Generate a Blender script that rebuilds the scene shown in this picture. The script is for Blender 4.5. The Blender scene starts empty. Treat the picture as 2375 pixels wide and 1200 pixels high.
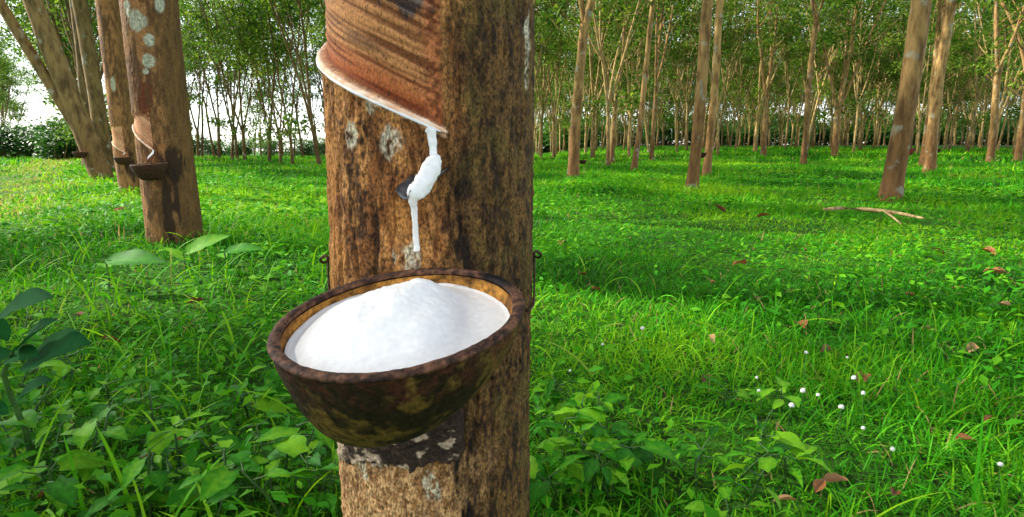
import bpy, math, random
import numpy as np
from mathutils import Vector, Matrix

# ------------------------------------------------------------------ camera, light, exposure
scene = bpy.context.scene
COL = scene.collection
R = math.radians
CAM_Z = 0.42
PITCH = R(10.1)
FPX = 1400.0                      # focal length in pixels of the 2375 px wide photograph
cam_data = bpy.data.cameras.new('camera')
cam_data.sensor_width = 36.0
cam_data.lens = 36.0 * FPX / 2375.0
cam_data.clip_start = 0.02
cam_data.clip_end = 2000.0
cam = bpy.data.objects.new('camera', cam_data)
COL.objects.link(cam)
cam.location = (0, 0, CAM_Z)
cam.rotation_euler = (math.pi / 2 - PITCH, 0, 0)
scene.camera = cam

SUN_EL, SUN_AZ = 37.0, -74.0      # degrees; azimuth clockwise from +Y
sun_dir = Vector((math.sin(R(SUN_AZ)) * math.cos(R(SUN_EL)), math.cos(R(SUN_AZ)) * math.cos(R(SUN_EL)), math.sin(R(SUN_EL))))
world = bpy.data.worlds.new('World')
scene.world = world
world.use_nodes = True
wn = world.node_tree
wn.nodes.clear()
w_out = wn.nodes.new('ShaderNodeOutputWorld')
w_bg = wn.nodes.new('ShaderNodeBackground')
w_sky = wn.nodes.new('ShaderNodeTexSky')
w_sky.sky_type = 'NISHITA'
w_sky.sun_disc = False
w_sky.sun_elevation = R(SUN_EL)
w_sky.sun_rotation = R(SUN_AZ)
w_sky.air_density = 1.0
w_sky.dust_density = 0.6
w_sky.ozone_density = 1.0
w_bg.inputs['Strength'].default_value = 0.15
w_hs = wn.nodes.new('ShaderNodeHueSaturation')          # thin white haze over the whole sky
w_hs.inputs['Saturation'].default_value = 0.35
wn.links.new(w_sky.outputs[0], w_hs.inputs['Color'])
wn.links.new(w_hs.outputs[0], w_bg.inputs['Color'])
wn.links.new(w_bg.outputs[0], w_out.inputs['Surface'])
sun_data = bpy.data.lights.new('sun', 'SUN')
sun_data.energy = 4.5
sun_data.angle = R(1.2)
sun_data.color = (1.0, 0.93, 0.80)
sun = bpy.data.objects.new('sun', sun_data)
COL.objects.link(sun)
sun.rotation_euler = (-sun_dir).to_track_quat('-Z', 'Y').to_euler()
scene.view_settings.view_transform = 'Standard'
scene.view_settings.look = 'None'
scene.view_settings.gamma = 1.0
scene.view_settings.exposure = 1.42
scene.view_settings.use_curve_mapping = False
cy = scene.cycles
cy.max_bounces = 7
cy.diffuse_bounces = 4
cy.glossy_bounces = 2
cy.transmission_bounces = 4
cy.transparent_max_bounces = 4
cy.caustics_reflective = False
cy.caustics_refractive = False
cy.use_denoising = True

# ------------------------------------------------------------------ helpers
CP, SP = math.cos(PITCH), math.sin(PITCH)
def ray(px, py):
    u, v = (px - 1187.5) / FPX, (py - 600.0) / FPX
    return np.array([u, CP - v * SP, -(SP + v * CP)])
def at(px, py, t):
    """world point seen at photograph pixel (px,py) at depth t"""
    return np.array([0, 0, CAM_Z]) + t * ray(px, py)

def srgb(r, g, b):
    c = np.array([r, g, b], float) / 255.0
    return np.where(c <= 0.04045, c / 12.92, ((c + 0.055) / 1.055) ** 2.4)

def sstep(a, b, x):
    t = np.clip((x - a) / (b - a), 0, 1)
    return t * t * (3 - 2 * t)

_TAB = np.random.RandomState(1234).rand(64 ** 3).astype(np.float32)
def vnoise(x, y, z, seed=0):
    x, y, z = np.broadcast_arrays(np.asarray(x, np.float32), np.asarray(y, np.float32), np.asarray(z, np.float32))
    x = x + np.float32(seed * 7.31); y = y + np.float32(seed * 3.77); z = z + np.float32(seed * 5.13)
    fx, fy, fz = np.floor(x), np.floor(y), np.floor(z)
    tx, ty, tz = x - fx, y - fy, z - fz
    tx, ty, tz = tx * tx * (3 - 2 * tx), ty * ty * (3 - 2 * ty), tz * tz * (3 - 2 * tz)
    ix, iy, iz = fx.astype(np.int32), fy.astype(np.int32), fz.astype(np.int32)
    ax, bx = (ix & 63) << 12, ((ix + 1) & 63) << 12
    ay, by = (iy & 63) << 6, ((iy + 1) & 63) << 6
    az, bz = iz & 63, (iz + 1) & 63
    T = _TAB
    def row(p, q):
        k = p + q
        a = T[k + az]; return a + (T[k + bz] - a) * tz
    l0 = row(ax, ay); l0 = l0 + (row(ax, by) - l0) * ty
    l1 = row(bx, ay); l1 = l1 + (row(bx, by) - l1) * ty
    return l0 + (l1 - l0) * tx

def fbm(x, y, z, seed=0, octaves=4, gain=0.5):
    a, s, tot = 1.0, 0.0, 0.0
    f = 1.0
    for o in range(octaves):
        s = s + a * vnoise(x * f, y * f, z * f, seed + o * 17)
        tot += a
        a *= gain
        f *= 2.03
    return s / tot

def lerp(a, b, w):
    w = np.asarray(w)[..., None]
    return a * (1 - w) + b * w

class Acc:
    """collects vertices, faces and per-vertex attributes, then builds ONE mesh"""
    def __init__(self):
        self.V, self.Q, self.T, self.A, self.C = [], [], [], [], []
        self.n = 0
    def add(self, V, Q=None, T=None, tint=None, col=None):
        V = np.asarray(V, float).reshape(-1, 3)
        if Q is not None and len(Q): self.Q.append(np.asarray(Q, np.int64) + self.n)
        if T is not None and len(T): self.T.append(np.asarray(T, np.int64) + self.n)
        self.V.append(V)
        self.A.append(np.zeros(len(V)) if tint is None else np.broadcast_to(tint, (len(V),)))
        if col is not None: self.C.append(col)
        self.n += len(V)
    def mesh(self, name, mats=(), smooth=False, attr=False):
        V = np.concatenate(self.V)
        Q = np.concatenate(self.Q) if self.Q else np.zeros((0, 4), np.int64)
        T = np.concatenate(self.T) if self.T else np.zeros((0, 3), np.int64)
        me = bpy.data.meshes.new(name)
        me.vertices.add(len(V))
        me.vertices.foreach_set('co', V.astype(np.float32).ravel())
        nl = Q.size + T.size
        me.loops.add(nl)
        me.loops.foreach_set('vertex_index', np.concatenate([Q.ravel(), T.ravel()]).astype(np.int32))
        npoly = len(Q) + len(T)
        me.polygons.add(npoly)
        ls = np.concatenate([np.arange(len(Q)) * 4, len(Q) * 4 + np.arange(len(T)) * 3]).astype(np.int32)
        me.polygons.foreach_set('loop_start', ls)
        if smooth:
            me.polygons.foreach_set('use_smooth', np.ones(npoly, bool))
        if attr:
            a = me.attributes.new('tint', 'FLOAT', 'POINT')
            a.data.foreach_set('value', np.concatenate(self.A).astype(np.float32))
        if self.C:
            C = np.concatenate(self.C)
            a = me.attributes.new('paint', 'FLOAT_COLOR', 'POINT')
            a.data.foreach_set('color', np.concatenate([C, np.ones((len(C), 1))], 1).astype(np.float32).ravel())
        for m in mats: me.materials.append(m)
        me.update(calc_edges=True)
        return me

def link(name, data=None, parent=None, loc=None, rotz=None):
    o = bpy.data.objects.new(name, data)
    COL.objects.link(o)
    if parent is not None: o.parent = parent
    if loc is not None: o.location = tuple(float(v) for v in loc)
    if rotz is not None: o.rotation_euler = (0, 0, rotz)
    return o

def tag(o, label=None, cat=None, group=None, kind=None):
    if label: o['label'] = label
    if cat: o['category'] = cat
    if group: o['group'] = group
    if kind: o['kind'] = kind
    return o

def tube(acc, P, rad, sides=8, cap=False, tint=0.0):
    P = np.asarray(P, float); rad = np.asarray(rad, float)
    n = len(P)
    T = np.gradient(P, axis=0)
    T /= np.linalg.norm(T, axis=1)[:, None] + 1e-9
    ref = np.array([1.0, 0, 0]) if abs(T[:, 0]).mean() < 0.8 else np.array([0, 1.0, 0])
    B1 = np.cross(T, ref); B1 /= np.linalg.norm(B1, axis=1)[:, None] + 1e-9
    B2 = np.cross(T, B1)
    a = np.linspace(0, 2 * math.pi, sides, endpoint=False)
    V = P[:, None] + rad[:, None, None] * (np.cos(a)[None, :, None] * B1[:, None] + np.sin(a)[None, :, None] * B2[:, None])
    i = np.arange(n - 1)[:, None] * sides; j = np.arange(sides)[None]; k = (j + 1) % sides
    Q = np.stack([i + j, i + k, i + sides + k, i + sides + j], -1).reshape(-1, 4)
    V = V.reshape(-1, 3)
    T3 = None
    if cap:
        V = np.concatenate([V, P[:1], P[-1:]])
        j = np.arange(sides); k = (j + 1) % sides
        T3 = np.concatenate([np.stack([k, j, np.full(sides, n * sides)], 1),
                             np.stack([(n - 1) * sides + j, (n - 1) * sides + k, np.full(sides, n * sides + 1)], 1)])
    acc.add(V, Q, T3, tint)

# ------------------------------------------------------------------ terrain
def terrain(x, y):
    x = np.asarray(x, float); y = np.asarray(y, float)
    n = (x * 0.815 + y * 0.579)                       # distance across the tree rows
    rise = 0.021 * np.log1p(np.exp((y - 13.0) / 2.0)) * 2.0 * sstep(-6, 5, x - 0.1 * y)
    rise = rise * (1 - 0.6 * sstep(50, 120, y))
    ridge = 0.10 * np.exp(-((n - 0.3) / 0.9) ** 2) * sstep(0.9, 2.6, y) * (1 - sstep(10, 20, y))
    d = np.hypot(x, y)
    lump = (fbm(x * 1.3, y * 1.3, 0 * x, 5, 3) - 0.5) * 0.07 * sstep(0.5, 2.0, d) + (fbm(x * 0.25, y * 0.25, 0 * x, 9, 2) - 0.5) * 0.10 * sstep(2, 8, d)
    return rise + ridge + lump

_TT = np.geomspace(0.3, 60, 1500)
def ground_hit(px, py, dz=0.0):
    d = ray(px, py)
    P = np.array([0, 0, CAM_Z]) + _TT[:, None] * d
    hit = np.nonzero(P[:, 2] - dz <= terrain(P[:, 0], P[:, 1]))[0]
    return P[hit[0]] if len(hit) else P[-1]

# ------------------------------------------------------------------ materials
def new_mat(name):
    m = bpy.data.materials.new(name)
    m.use_nodes = True
    m.node_tree.nodes.clear()
    return m, m.node_tree.nodes, m.node_tree.links

def nd(N, typ, **kw):
    n = N.new(typ)
    for k, v in kw.items(): setattr(n, k, v)
    return n

def leaf_material(name, dark, mid, light, trans=0.35, rough=0.45, rand=0.25, spec=0.35, straw=None, vein=False):
    """leaf blade: colour from the per-leaf tint, some light passing through"""
    m, N, L = new_mat(name)
    out = nd(N, 'ShaderNodeOutputMaterial')
    at_ = nd(N, 'ShaderNodeAttribute', attribute_name='tint')
    oi = nd(N, 'ShaderNodeObjectInfo')
    ad = nd(N, 'ShaderNodeMath', operation='MULTIPLY_ADD'); ad.inputs[1].default_value = rand; ad.inputs[2].default_value = -rand / 2
    L.new(oi.outputs['Random'], ad.inputs[0])
    sm = nd(N, 'ShaderNodeMath', operation='ADD', use_clamp=True)
    L.new(at_.outputs['Fac'], sm.inputs[0]); L.new(ad.outputs[0], sm.inputs[1])
    cr = nd(N, 'ShaderNodeValToRGB')
    e = cr.color_ramp.elements
    e[0].color = (*dark, 1); e[1].color = (*light, 1)
    k = e.new(0.5); k.color = (*mid, 1)
    if straw:
        e[-1].position = 0.90; e[1].position = 0.45
        k2 = e.new(0.95); k2.color = (*straw, 1)
    if vein:
        tcx = nd(N, 'ShaderNodeTexCoord'); nz = nd(N, 'ShaderNodeTexNoise'); nz.inputs['Scale'].default_value = 6.0; nz.inputs['Detail'].default_value = 5
        L.new(tcx.outputs['Object'], nz.inputs['Vector'])
        vm = nd(N, 'ShaderNodeMath', operation='MULTIPLY_ADD'); vm.inputs[1].default_value = 0.9; vm.inputs[2].default_value = -0.45
        L.new(nz.outputs[0], vm.inputs[0])
        va = nd(N, 'ShaderNodeMath', operation='ADD', use_clamp=True)
        L.new(sm.outputs[0], va.inputs[0]); L.new(vm.outputs[0], va.inputs[1])
        sm = va
    L.new(sm.outputs[0], cr.inputs[0])
    bs = nd(N, 'ShaderNodeBsdfPrincipled')
    bs.inputs['Roughness'].default_value = rough
    bs.inputs['Specular IOR Level'].default_value = spec
    L.new(cr.outputs[0], bs.inputs['Base Color'])
    tr = nd(N, 'ShaderNodeBsdfTranslucent')
    hs = nd(N, 'ShaderNodeHueSaturation'); hs.inputs['Value'].default_value = 1.5; hs.inputs['Hue'].default_value = 0.488
    L.new(cr.outputs[0], hs.inputs['Color']); L.new(hs.outputs[0], tr.inputs['Color'])
    mx = nd(N, 'ShaderNodeMixShader'); mx.inputs[0].default_value = trans
    L.new(bs.outputs[0], mx.inputs[1]); L.new(tr.outputs[0], mx.inputs[2])
    L.new(mx.outputs[0], out.inputs['Surface'])
    return m

def bark_material(name, c_low, c_high, c_dark, z0=0.9, z1=1.6, bump=0.6, scale=1.0):
    """rubber-tree bark: reddish renewed bark on the tapped lower stem, paler grey-tan above, lichen flecks"""
    m, N, L = new_mat(name)
    out = nd(N, 'ShaderNodeOutputMaterial')
    tc = nd(N, 'ShaderNodeTexCoord')
    oi = nd(N, 'ShaderNodeObjectInfo')
    sep = nd(N, 'ShaderNodeSeparateXYZ'); L.new(tc.outputs['Object'], sep.inputs[0])
    off = nd(N, 'ShaderNodeVectorMath', operation='ADD')
    L.new(tc.outputs['Object'], off.inputs[0]); L.new(oi.outputs['Location'], off.inputs[1])
    mp = nd(N, 'ShaderNodeMapping'); mp.inputs['Scale'].default_value = (18 * scale, 18 * scale, 5 * scale)
    L.new(off.outputs[0], mp.inputs[0])
    n1 = nd(N, 'ShaderNodeTexNoise'); n1.inputs['Scale'].default_value = 1.0; n1.inputs['Detail'].default_value = 6; n1.inputs['Roughness'].default_value = 0.65
    L.new(mp.outputs[0], n1.inputs['Vector'])
    mr = nd(N, 'ShaderNodeMapRange'); mr.inputs[1].default_value = z0; mr.inputs[2].default_value = z1
    zz = nd(N, 'ShaderNodeMath', operation='MULTIPLY_ADD'); zz.inputs[1].default_value = 0.8
    L.new(n1.outputs[0], zz.inputs[0]); L.new(sep.outputs['Z'], zz.inputs[2]); L.new(zz.outputs[0], mr.inputs[0])
    mx = nd(N, 'ShaderNodeMixRGB'); mx.inputs[1].default_value = (*c_low, 1); mx.inputs[2].default_value = (*c_high, 1)
    L.new(mr.outputs[0], mx.inputs[0])
    cr = nd(N, 'ShaderNodeValToRGB'); cr.color_ramp.elements[0].position = 0.36; cr.color_ramp.elements[1].position = 0.58
    cr.color_ramp.elements[0].color = (0.85, 0.85, 0.85, 1); cr.color_ramp.elements[1].color = (0, 0, 0, 1)
    L.new(n1.outputs[0], cr.inputs[0])
    m2 = nd(N, 'ShaderNodeMixRGB'); m2.inputs[2].default_value = (*c_dark, 1)
    L.new(cr.outputs[0], m2.inputs[0]); L.new(mx.outputs[0], m2.inputs[1])
    n2 = nd(N, 'ShaderNodeTexNoise'); n2.inputs['Scale'].default_value = 7.0; n2.inputs['Detail'].default_value = 3
    L.new(off.outputs[0], n2.inputs['Vector'])
    c2 = nd(N, 'ShaderNodeValToRGB'); c2.color_ramp.elements[0].position = 0.60; c2.color_ramp.elements[1].position = 0.68
    c2.color_ramp.elements[0].color = (0, 0, 0, 1); c2.color_ramp.elements[1].color = (0.6, 0.6, 0.6, 1)
    L.new(n2.outputs[0], c2.inputs[0])
    m3 = nd(N, 'ShaderNodeMixRGB'); m3.inputs[2].default_value = (0.33, 0.34, 0.27, 1)
    L.new(c2.outputs[0], m3.inputs[0]); L.new(m2.outputs[0], m3.inputs[1])
    hs = nd(N, 'ShaderNodeHueSaturation')
    vr = nd(N, 'ShaderNodeMapRange'); vr.inputs[3].default_value = 0.75; vr.inputs[4].default_value = 1.25
    L.new(oi.outputs['Random'], vr.inputs[0]); L.new(vr.outputs[0], hs.inputs['Value']); L.new(m3.outputs[0], hs.inputs['Color'])
    bs = nd(N, 'ShaderNodeBsdfPrincipled'); bs.inputs['Roughness'].default_value = 0.85; bs.inputs['Specular IOR Level'].default_value = 0.2
    L.new(hs.outputs[0], bs.inputs['Base Color'])
    bp = nd(N, 'ShaderNodeBump'); bp.inputs['Strength'].default_value = bump; bp.inputs['Distance'].default_value = 0.02
    L.new(n1.outputs[0], bp.inputs['Height']); L.new(bp.outputs[0], bs.inputs['Normal'])
    L.new(bs.outputs[0], out.inputs['Surface'])
    return m

def painted_material(name, rough=0.8, spec=0.25, grain=400.0, grain_amt=0.35, bump=0.35, dist=0.002, anis=(1, 1, 1)):
    """colour from the mesh's own painted attribute, broken up by fine grain"""
    m, N, L = new_mat(name)
    out = nd(N, 'ShaderNodeOutputMaterial')
    at_ = nd(N, 'ShaderNodeAttribute', attribute_name='paint')
    tc = nd(N, 'ShaderNodeTexCoord')
    mp = nd(N, 'ShaderNodeMapping'); mp.inputs['Scale'].default_value = anis
    L.new(tc.outputs['Object'], mp.inputs[0])
    n1 = nd(N, 'ShaderNodeTexNoise'); n1.inputs['Scale'].default_value = grain; n1.inputs['Detail'].default_value = 4; n1.inputs['Roughness'].default_value = 0.7
    L.new(mp.outputs[0], n1.inputs['Vector'])
    mr = nd(N, 'ShaderNodeMapRange'); mr.inputs[1].default_value = 0.37; mr.inputs[2].default_value = 0.63
    mr.inputs[3].default_value = 1 - grain_amt; mr.inputs[4].default_value = 1 + grain_amt
    L.new(n1.outputs[0], mr.inputs[0])
    cal = nd(N, 'ShaderNodeAttribute', attribute_name='tint')      # 1 on the shaved panel: little grain there
    gm = nd(N, 'ShaderNodeMix', data_type='FLOAT'); gm.inputs[3].default_value = 1.0
    c8 = nd(N, 'ShaderNodeMath', operation='MULTIPLY'); c8.inputs[1].default_value = 0.5
    L.new(cal.outputs['Fac'], c8.inputs[0]); L.new(c8.outputs[0], gm.inputs[0]); L.new(mr.outputs[0], gm.inputs[2])
    mul = nd(N, 'ShaderNodeVectorMath', operation='SCALE')
    L.new(at_.outputs['Color'], mul.inputs[0]); L.new(gm.outputs[0], mul.inputs['Scale'])
    bs = nd(N, 'ShaderNodeBsdfPrincipled'); bs.inputs['Roughness'].default_value = rough; bs.inputs['Specular IOR Level'].default_value = spec
    L.new(mul.outputs[0], bs.inputs['Base Color'])
    bp = nd(N, 'ShaderNodeBump'); bp.inputs['Distance'].default_value = dist
    bsx = nd(N, 'ShaderNodeMapRange'); bsx.inputs[3].default_value = bump; bsx.inputs[4].default_value = bump * 0.25
    L.new(cal.outputs['Fac'], bsx.inputs[0]); L.new(bsx.outputs[0], bp.inputs['Strength'])
    L.new(n1.outputs[0], bp.inputs['Height']); L.new(bp.outputs[0], bs.inputs['Normal'])
    L.new(bs.outputs[0], out.inputs['Surface'])
    return m

def plain_material(name, ca, cb, scale=60.0, rough=0.6, spec=0.4, metal=0.0, bump=0.2, dist=0.002, sss=0.0):
    m, N, L = new_mat(name)
    out = nd(N, 'ShaderNodeOutputMaterial')
    tc = nd(N, 'ShaderNodeTexCoord')
    n1 = nd(N, 'ShaderNodeTexNoise'); n1.inputs['Scale'].default_value = scale; n1.inputs['Detail'].default_value = 5
    L.new(tc.outputs['Object'], n1.inputs['Vector'])
    cr = nd(N, 'ShaderNodeValToRGB'); cr.color_ramp.elements[0].position = 0.35; cr.color_ramp.elements[1].position = 0.65
    cr.color_ramp.elements[0].color = (*ca, 1); cr.color_ramp.elements[1].color = (*cb, 1)
    L.new(n1.outputs[0], cr.inputs[0])
    bs = nd(N, 'ShaderNodeBsdfPrincipled'); bs.inputs['Roughness'].default_value = rough
    bs.inputs['Specular IOR Level'].default_value = spec; bs.inputs['Metallic'].default_value = metal
    if sss:
        bs.inputs['Subsurface Weight'].default_value = sss; bs.inputs['Subsurface Scale'].default_value = 0.004
        bs.inputs['Subsurface Radius'].default_value = (1, 0.9, 0.8)
    L.new(cr.outputs[0], bs.inputs['Base Color'])
    bp = nd(N, 'ShaderNodeBump'); bp.inputs['Strength'].default_value = bump; bp.inputs['Distance'].default_value = dist
    L.new(n1.outputs[0], bp.inputs['Height']); L.new(bp.outputs[0], bs.inputs['Normal'])
    L.new(bs.outputs[0], out.inputs['Surface'])
    return m

M_grass = leaf_material('grass_blade', (0.010, 0.085, 0.002), (0.045, 0.305, 0.004), (0.250, 0.500, 0.010), trans=0.28, rough=0.6, rand=0.0, spec=0.12, straw=(0.34, 0.25, 0.09))
M_cover = leaf_material('cover_leaf', (0.010, 0.085, 0.003), (0.036, 0.240, 0.005), (0.170, 0.430, 0.010), trans=0.28, rough=0.62, rand=0.0, spec=0.12)
M_weed = leaf_material('weed_leaf', (0.010, 0.080, 0.004), (0.036, 0.220, 0.006), (0.180, 0.430, 0.012), trans=0.28, rough=0.58, rand=0.8, spec=0.15, vein=True)
M_darkleaf = leaf_material('dark_leaf', (0.006, 0.050, 0.014), (0.014, 0.095, 0.022), (0.030, 0.150, 0.035), trans=0.2, rough=0.8, rand=0.4, spec=0.04, vein=True)
M_crown = leaf_material('rubber_leaf', (0.018, 0.065, 0.006), (0.060, 0.150, 0.010), (0.190, 0.280, 0.024), trans=0.42, rough=0.6, rand=0.3, spec=0.15)
M_bush = leaf_material('bush_leaf', (0.012, 0.060, 0.008), (0.035, 0.130, 0.012), (0.110, 0.240, 0.030), trans=0.35, rough=0.5, rand=0.4)
M_dry = leaf_material('dry_leaf', (0.130, 0.035, 0.012), (0.280, 0.110, 0.035), (0.480, 0.290, 0.130), trans=0.12, rough=0.6, rand=0.9)
M_petal = plain_material('petal', (0.75, 0.76, 0.72), (0.85, 0.85, 0.82), rough=0.6, bump=0)
M_bark = bark_material('young_bark', tuple(srgb(128, 94, 56)), tuple(srgb(164, 132, 82)), tuple(srgb(84, 58, 34)))
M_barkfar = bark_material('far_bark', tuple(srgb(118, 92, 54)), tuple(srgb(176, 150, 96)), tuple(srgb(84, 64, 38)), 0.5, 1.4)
M_barkleft = bark_material('backlit_bark', tuple(srgb(108, 80, 48)), tuple(srgb(132, 108, 68)), tuple(srgb(66, 50, 30)), 0.5, 1.4)  # bark colour darkened to imitate stems standing against bright sky
M_trunk = painted_material('tapped_bark', grain=520, grain_amt=0.70, bump=0.8, dist=0.0016, anis=(1, 1, 0.6))
M_cup = painted_material('cup_clay', rough=0.72, spec=0.22, grain=220, grain_amt=0.5, bump=0.7, dist=0.0018)
M_latex = plain_material('latex', (0.82, 0.82, 0.81), (0.88, 0.88, 0.87), scale=150, rough=0.35, spec=0.4, bump=0.12, dist=0.001, sss=0.15)
M_latexheap = plain_material('latex_heap', (0.78, 0.775, 0.76), (0.86, 0.855, 0.84), scale=260, rough=0.5, spec=0.35, bump=0.15, dist=0.0010)
M_metal = plain_material('spout_metal', (0.05, 0.055, 0.06), (0.22, 0.23, 0.25), scale=90, rough=0.4, metal=0.8)
M_wire = plain_material('rusty_wire', (0.03, 0.020, 0.014), (0.10, 0.055, 0.03), scale=200, rough=0.6, metal=0.5)
M_crust = painted_material('crust', rough=0.75, grain=300, grain_amt=0.4, bump=0.6, dist=0.002)
M_deadwood = plain_material('dead_wood', tuple(srgb(120, 95, 60)), tuple(srgb(190, 165, 115)), scale=30, rough=0.85, bump=0.4)
M_stem = plain_material('weed_stem', (0.02, 0.07, 0.01), (0.05, 0.13, 0.02), scale=40, rough=0.5)

def ground_material():
    m, N, L = new_mat('soil_and_turf')
    out = nd(N, 'ShaderNodeOutputMaterial')
    tc = nd(N, 'ShaderNodeTexCoord')
    n1 = nd(N, 'ShaderNodeTexNoise'); n1.inputs['Scale'].default_value = 2.5; n1.inputs['Detail'].default_value = 8; n1.inputs['Roughness'].default_value = 0.7
    n2 = nd(N, 'ShaderNodeTexNoise'); n2.inputs['Scale'].default_value = 45; n2.inputs['Detail'].default_value = 6
    for n in (n1, n2): L.new(tc.outputs['Object'], n.inputs['Vector'])
    cr = nd(N, 'ShaderNodeValToRGB')
    cr.color_ramp.elements[0].position = 0.3; cr.color_ramp.elements[0].color = (0.020, 0.090, 0.006, 1)
    cr.color_ramp.elements[1].position = 0.7; cr.color_ramp.elements[1].color = (0.060, 0.210, 0.010, 1)
    L.new(n1.outputs[0], cr.inputs[0])
    c2 = nd(N, 'ShaderNodeValToRGB'); c2.color_ramp.elements[0].position = 0.35; c2.color_ramp.elements[1].position = 0.6
    L.new(n2.outputs[0], c2.inputs[0])
    mx = nd(N, 'ShaderNodeMixRGB'); mx.inputs[1].default_value = (0.018, 0.035, 0.006, 1)
    L.new(c2.outputs[0], mx.inputs[0]); L.new(cr.outputs[0], mx.inputs[2])
    bs = nd(N, 'ShaderNodeBsdfPrincipled'); bs.inputs['Roughness'].default_value = 0.95; bs.inputs['Specular IOR Level'].default_value = 0.1
    L.new(mx.outputs[0], bs.inputs['Base Color'])
    bp = nd(N, 'ShaderNodeBump'); bp.inputs['Strength'].default_value = 0.8; bp.inputs['Distance'].default_value = 0.03
    L.new(n2.outputs[0], bp.inputs['Height']); L.new(bp.outputs[0], bs.inputs['Normal'])
    L.new(bs.outputs[0], out.inputs['Surface'])
    return m
M_ground = ground_material()

# ------------------------------------------------------------------ ground
def build_ground():
    rr = np.concatenate([[0.02], np.geomspace(0.15, 60, 150), np.geomspace(66, 900, 25)])
    aa = np.linspace(0, 2 * math.pi, 300, endpoint=False)
    r, a = np.meshgrid(rr, aa, indexing='ij')
    x, y = r * np.sin(a), r * np.cos(a)
    V = np.stack([x, y, terrain(x, y)], -1).reshape(-1, 3)
    n, k = len(rr), len(aa)
    i = np.arange(n - 1)[:, None] * k; j = np.arange(k)[None]; j2 = (j + 1) % k
    Q = np.stack([i + j, i + k + j, i + k + j2, i + j2], -1).reshape(-1, 4)
    acc = Acc(); acc.add(V, Q)
    tag(link('ground', acc.mesh('ground', [M_ground], smooth=True)), kind='structure')
build_ground()

# ------------------------------------------------------------------ leaf templates
def leaf_template(rows=6, w=0.45, fold=0.10, droop=0.25, wave=0.02, heart=0.0, seed=0):
    """an ovate leaf along +Y, length 1, three columns of vertices"""
    t = np.linspace(0, 1, rows)
    prof = (np.sin(np.pi * np.clip(t, 0, 1) ** 0.75)) ** 0.9 * w / 2
    prof[0] = 0.012 + heart * w * 0.3; prof[-1] = 0.002
    V = []
    rs = np.random.RandomState(seed)
    for i, s in enumerate(t):
        z = -droop * s * s + 0.25 * droop * s
        for c in (-1, 0, 1):
            V.append((c * prof[i], s - (heart * 0.12 if (i == 0 and c) else 0), z + fold * abs(c) * prof[i] / (w / 2) + (wave * rs.randn() if c else 0)))
    Q = []
    for i in range(rows - 1):
        for c in (0, 1):
            a = i * 3 + c
            Q.append((a, a + 1, a + 4, a + 3))
    return np.array(V), np.array(Q)

def scatter(acc, tmpl, pos, yaw, pitch, roll, size, tint):
    """copies of a template leaf; pitch lifts the tip, roll turns about the midrib"""
    Vt, Qt = tmpl
    n, m = len(pos), len(Vt)
    cy_, sy = np.cos(yaw), np.sin(yaw); cp, sp = np.cos(pitch), np.sin(pitch); cr, sr = np.cos(roll), np.sin(roll)
    X, Y, Z = Vt[:, 0][None], Vt[:, 1][None], Vt[:, 2][None]
    x1 = X * cr[:, None] + Z * sr[:, None]; z1 = -X * sr[:, None] + Z * cr[:, None]
    y2 = Y * cp[:, None] - z1 * sp[:, None]; z2 = Y * sp[:, None] + z1 * cp[:, None]
    x3 = x1 * cy_[:, None] - y2 * sy[:, None]; y3 = x1 * sy[:, None] + y2 * cy_[:, None]
    V = np.stack([x3, y3, z2], -1) * np.asarray(size)[:, None, None] + np.asarray(pos)[:, None]
    Q = (Qt[None] + (np.arange(n) * m)[:, None, None]).reshape(-1, 4)
    acc.add(V.reshape(-1, 3), Q, None, np.repeat(tint, m))

QUAD_LEAF = (np.array([(0, 0, 0), (0.24, 0.45, 0.05), (0, 1, -0.06), (-0.24, 0.45, 0.05)], float), np.array([(0, 1, 2, 3)]))
LEAF6 = leaf_template(3, 0.5, 0.06, 0.2, 0.0)

# ------------------------------------------------------------------ rubber trees
def grow(rs, p, d, length, r0, r1, n, up=0.0, wob=0.06):
    P = [np.array(p, float)]
    d = np.array(d, float) / np.linalg.norm(d)
    for i in range(n):
        d = d + np.array([0, 0, up / n]) + rs.randn(3) * wob
        d /= np.linalg.norm(d)
        P.append(P[-1] + d * length / n)
    return np.array(P), np.linspace(r0, r1, n + 1)

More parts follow.
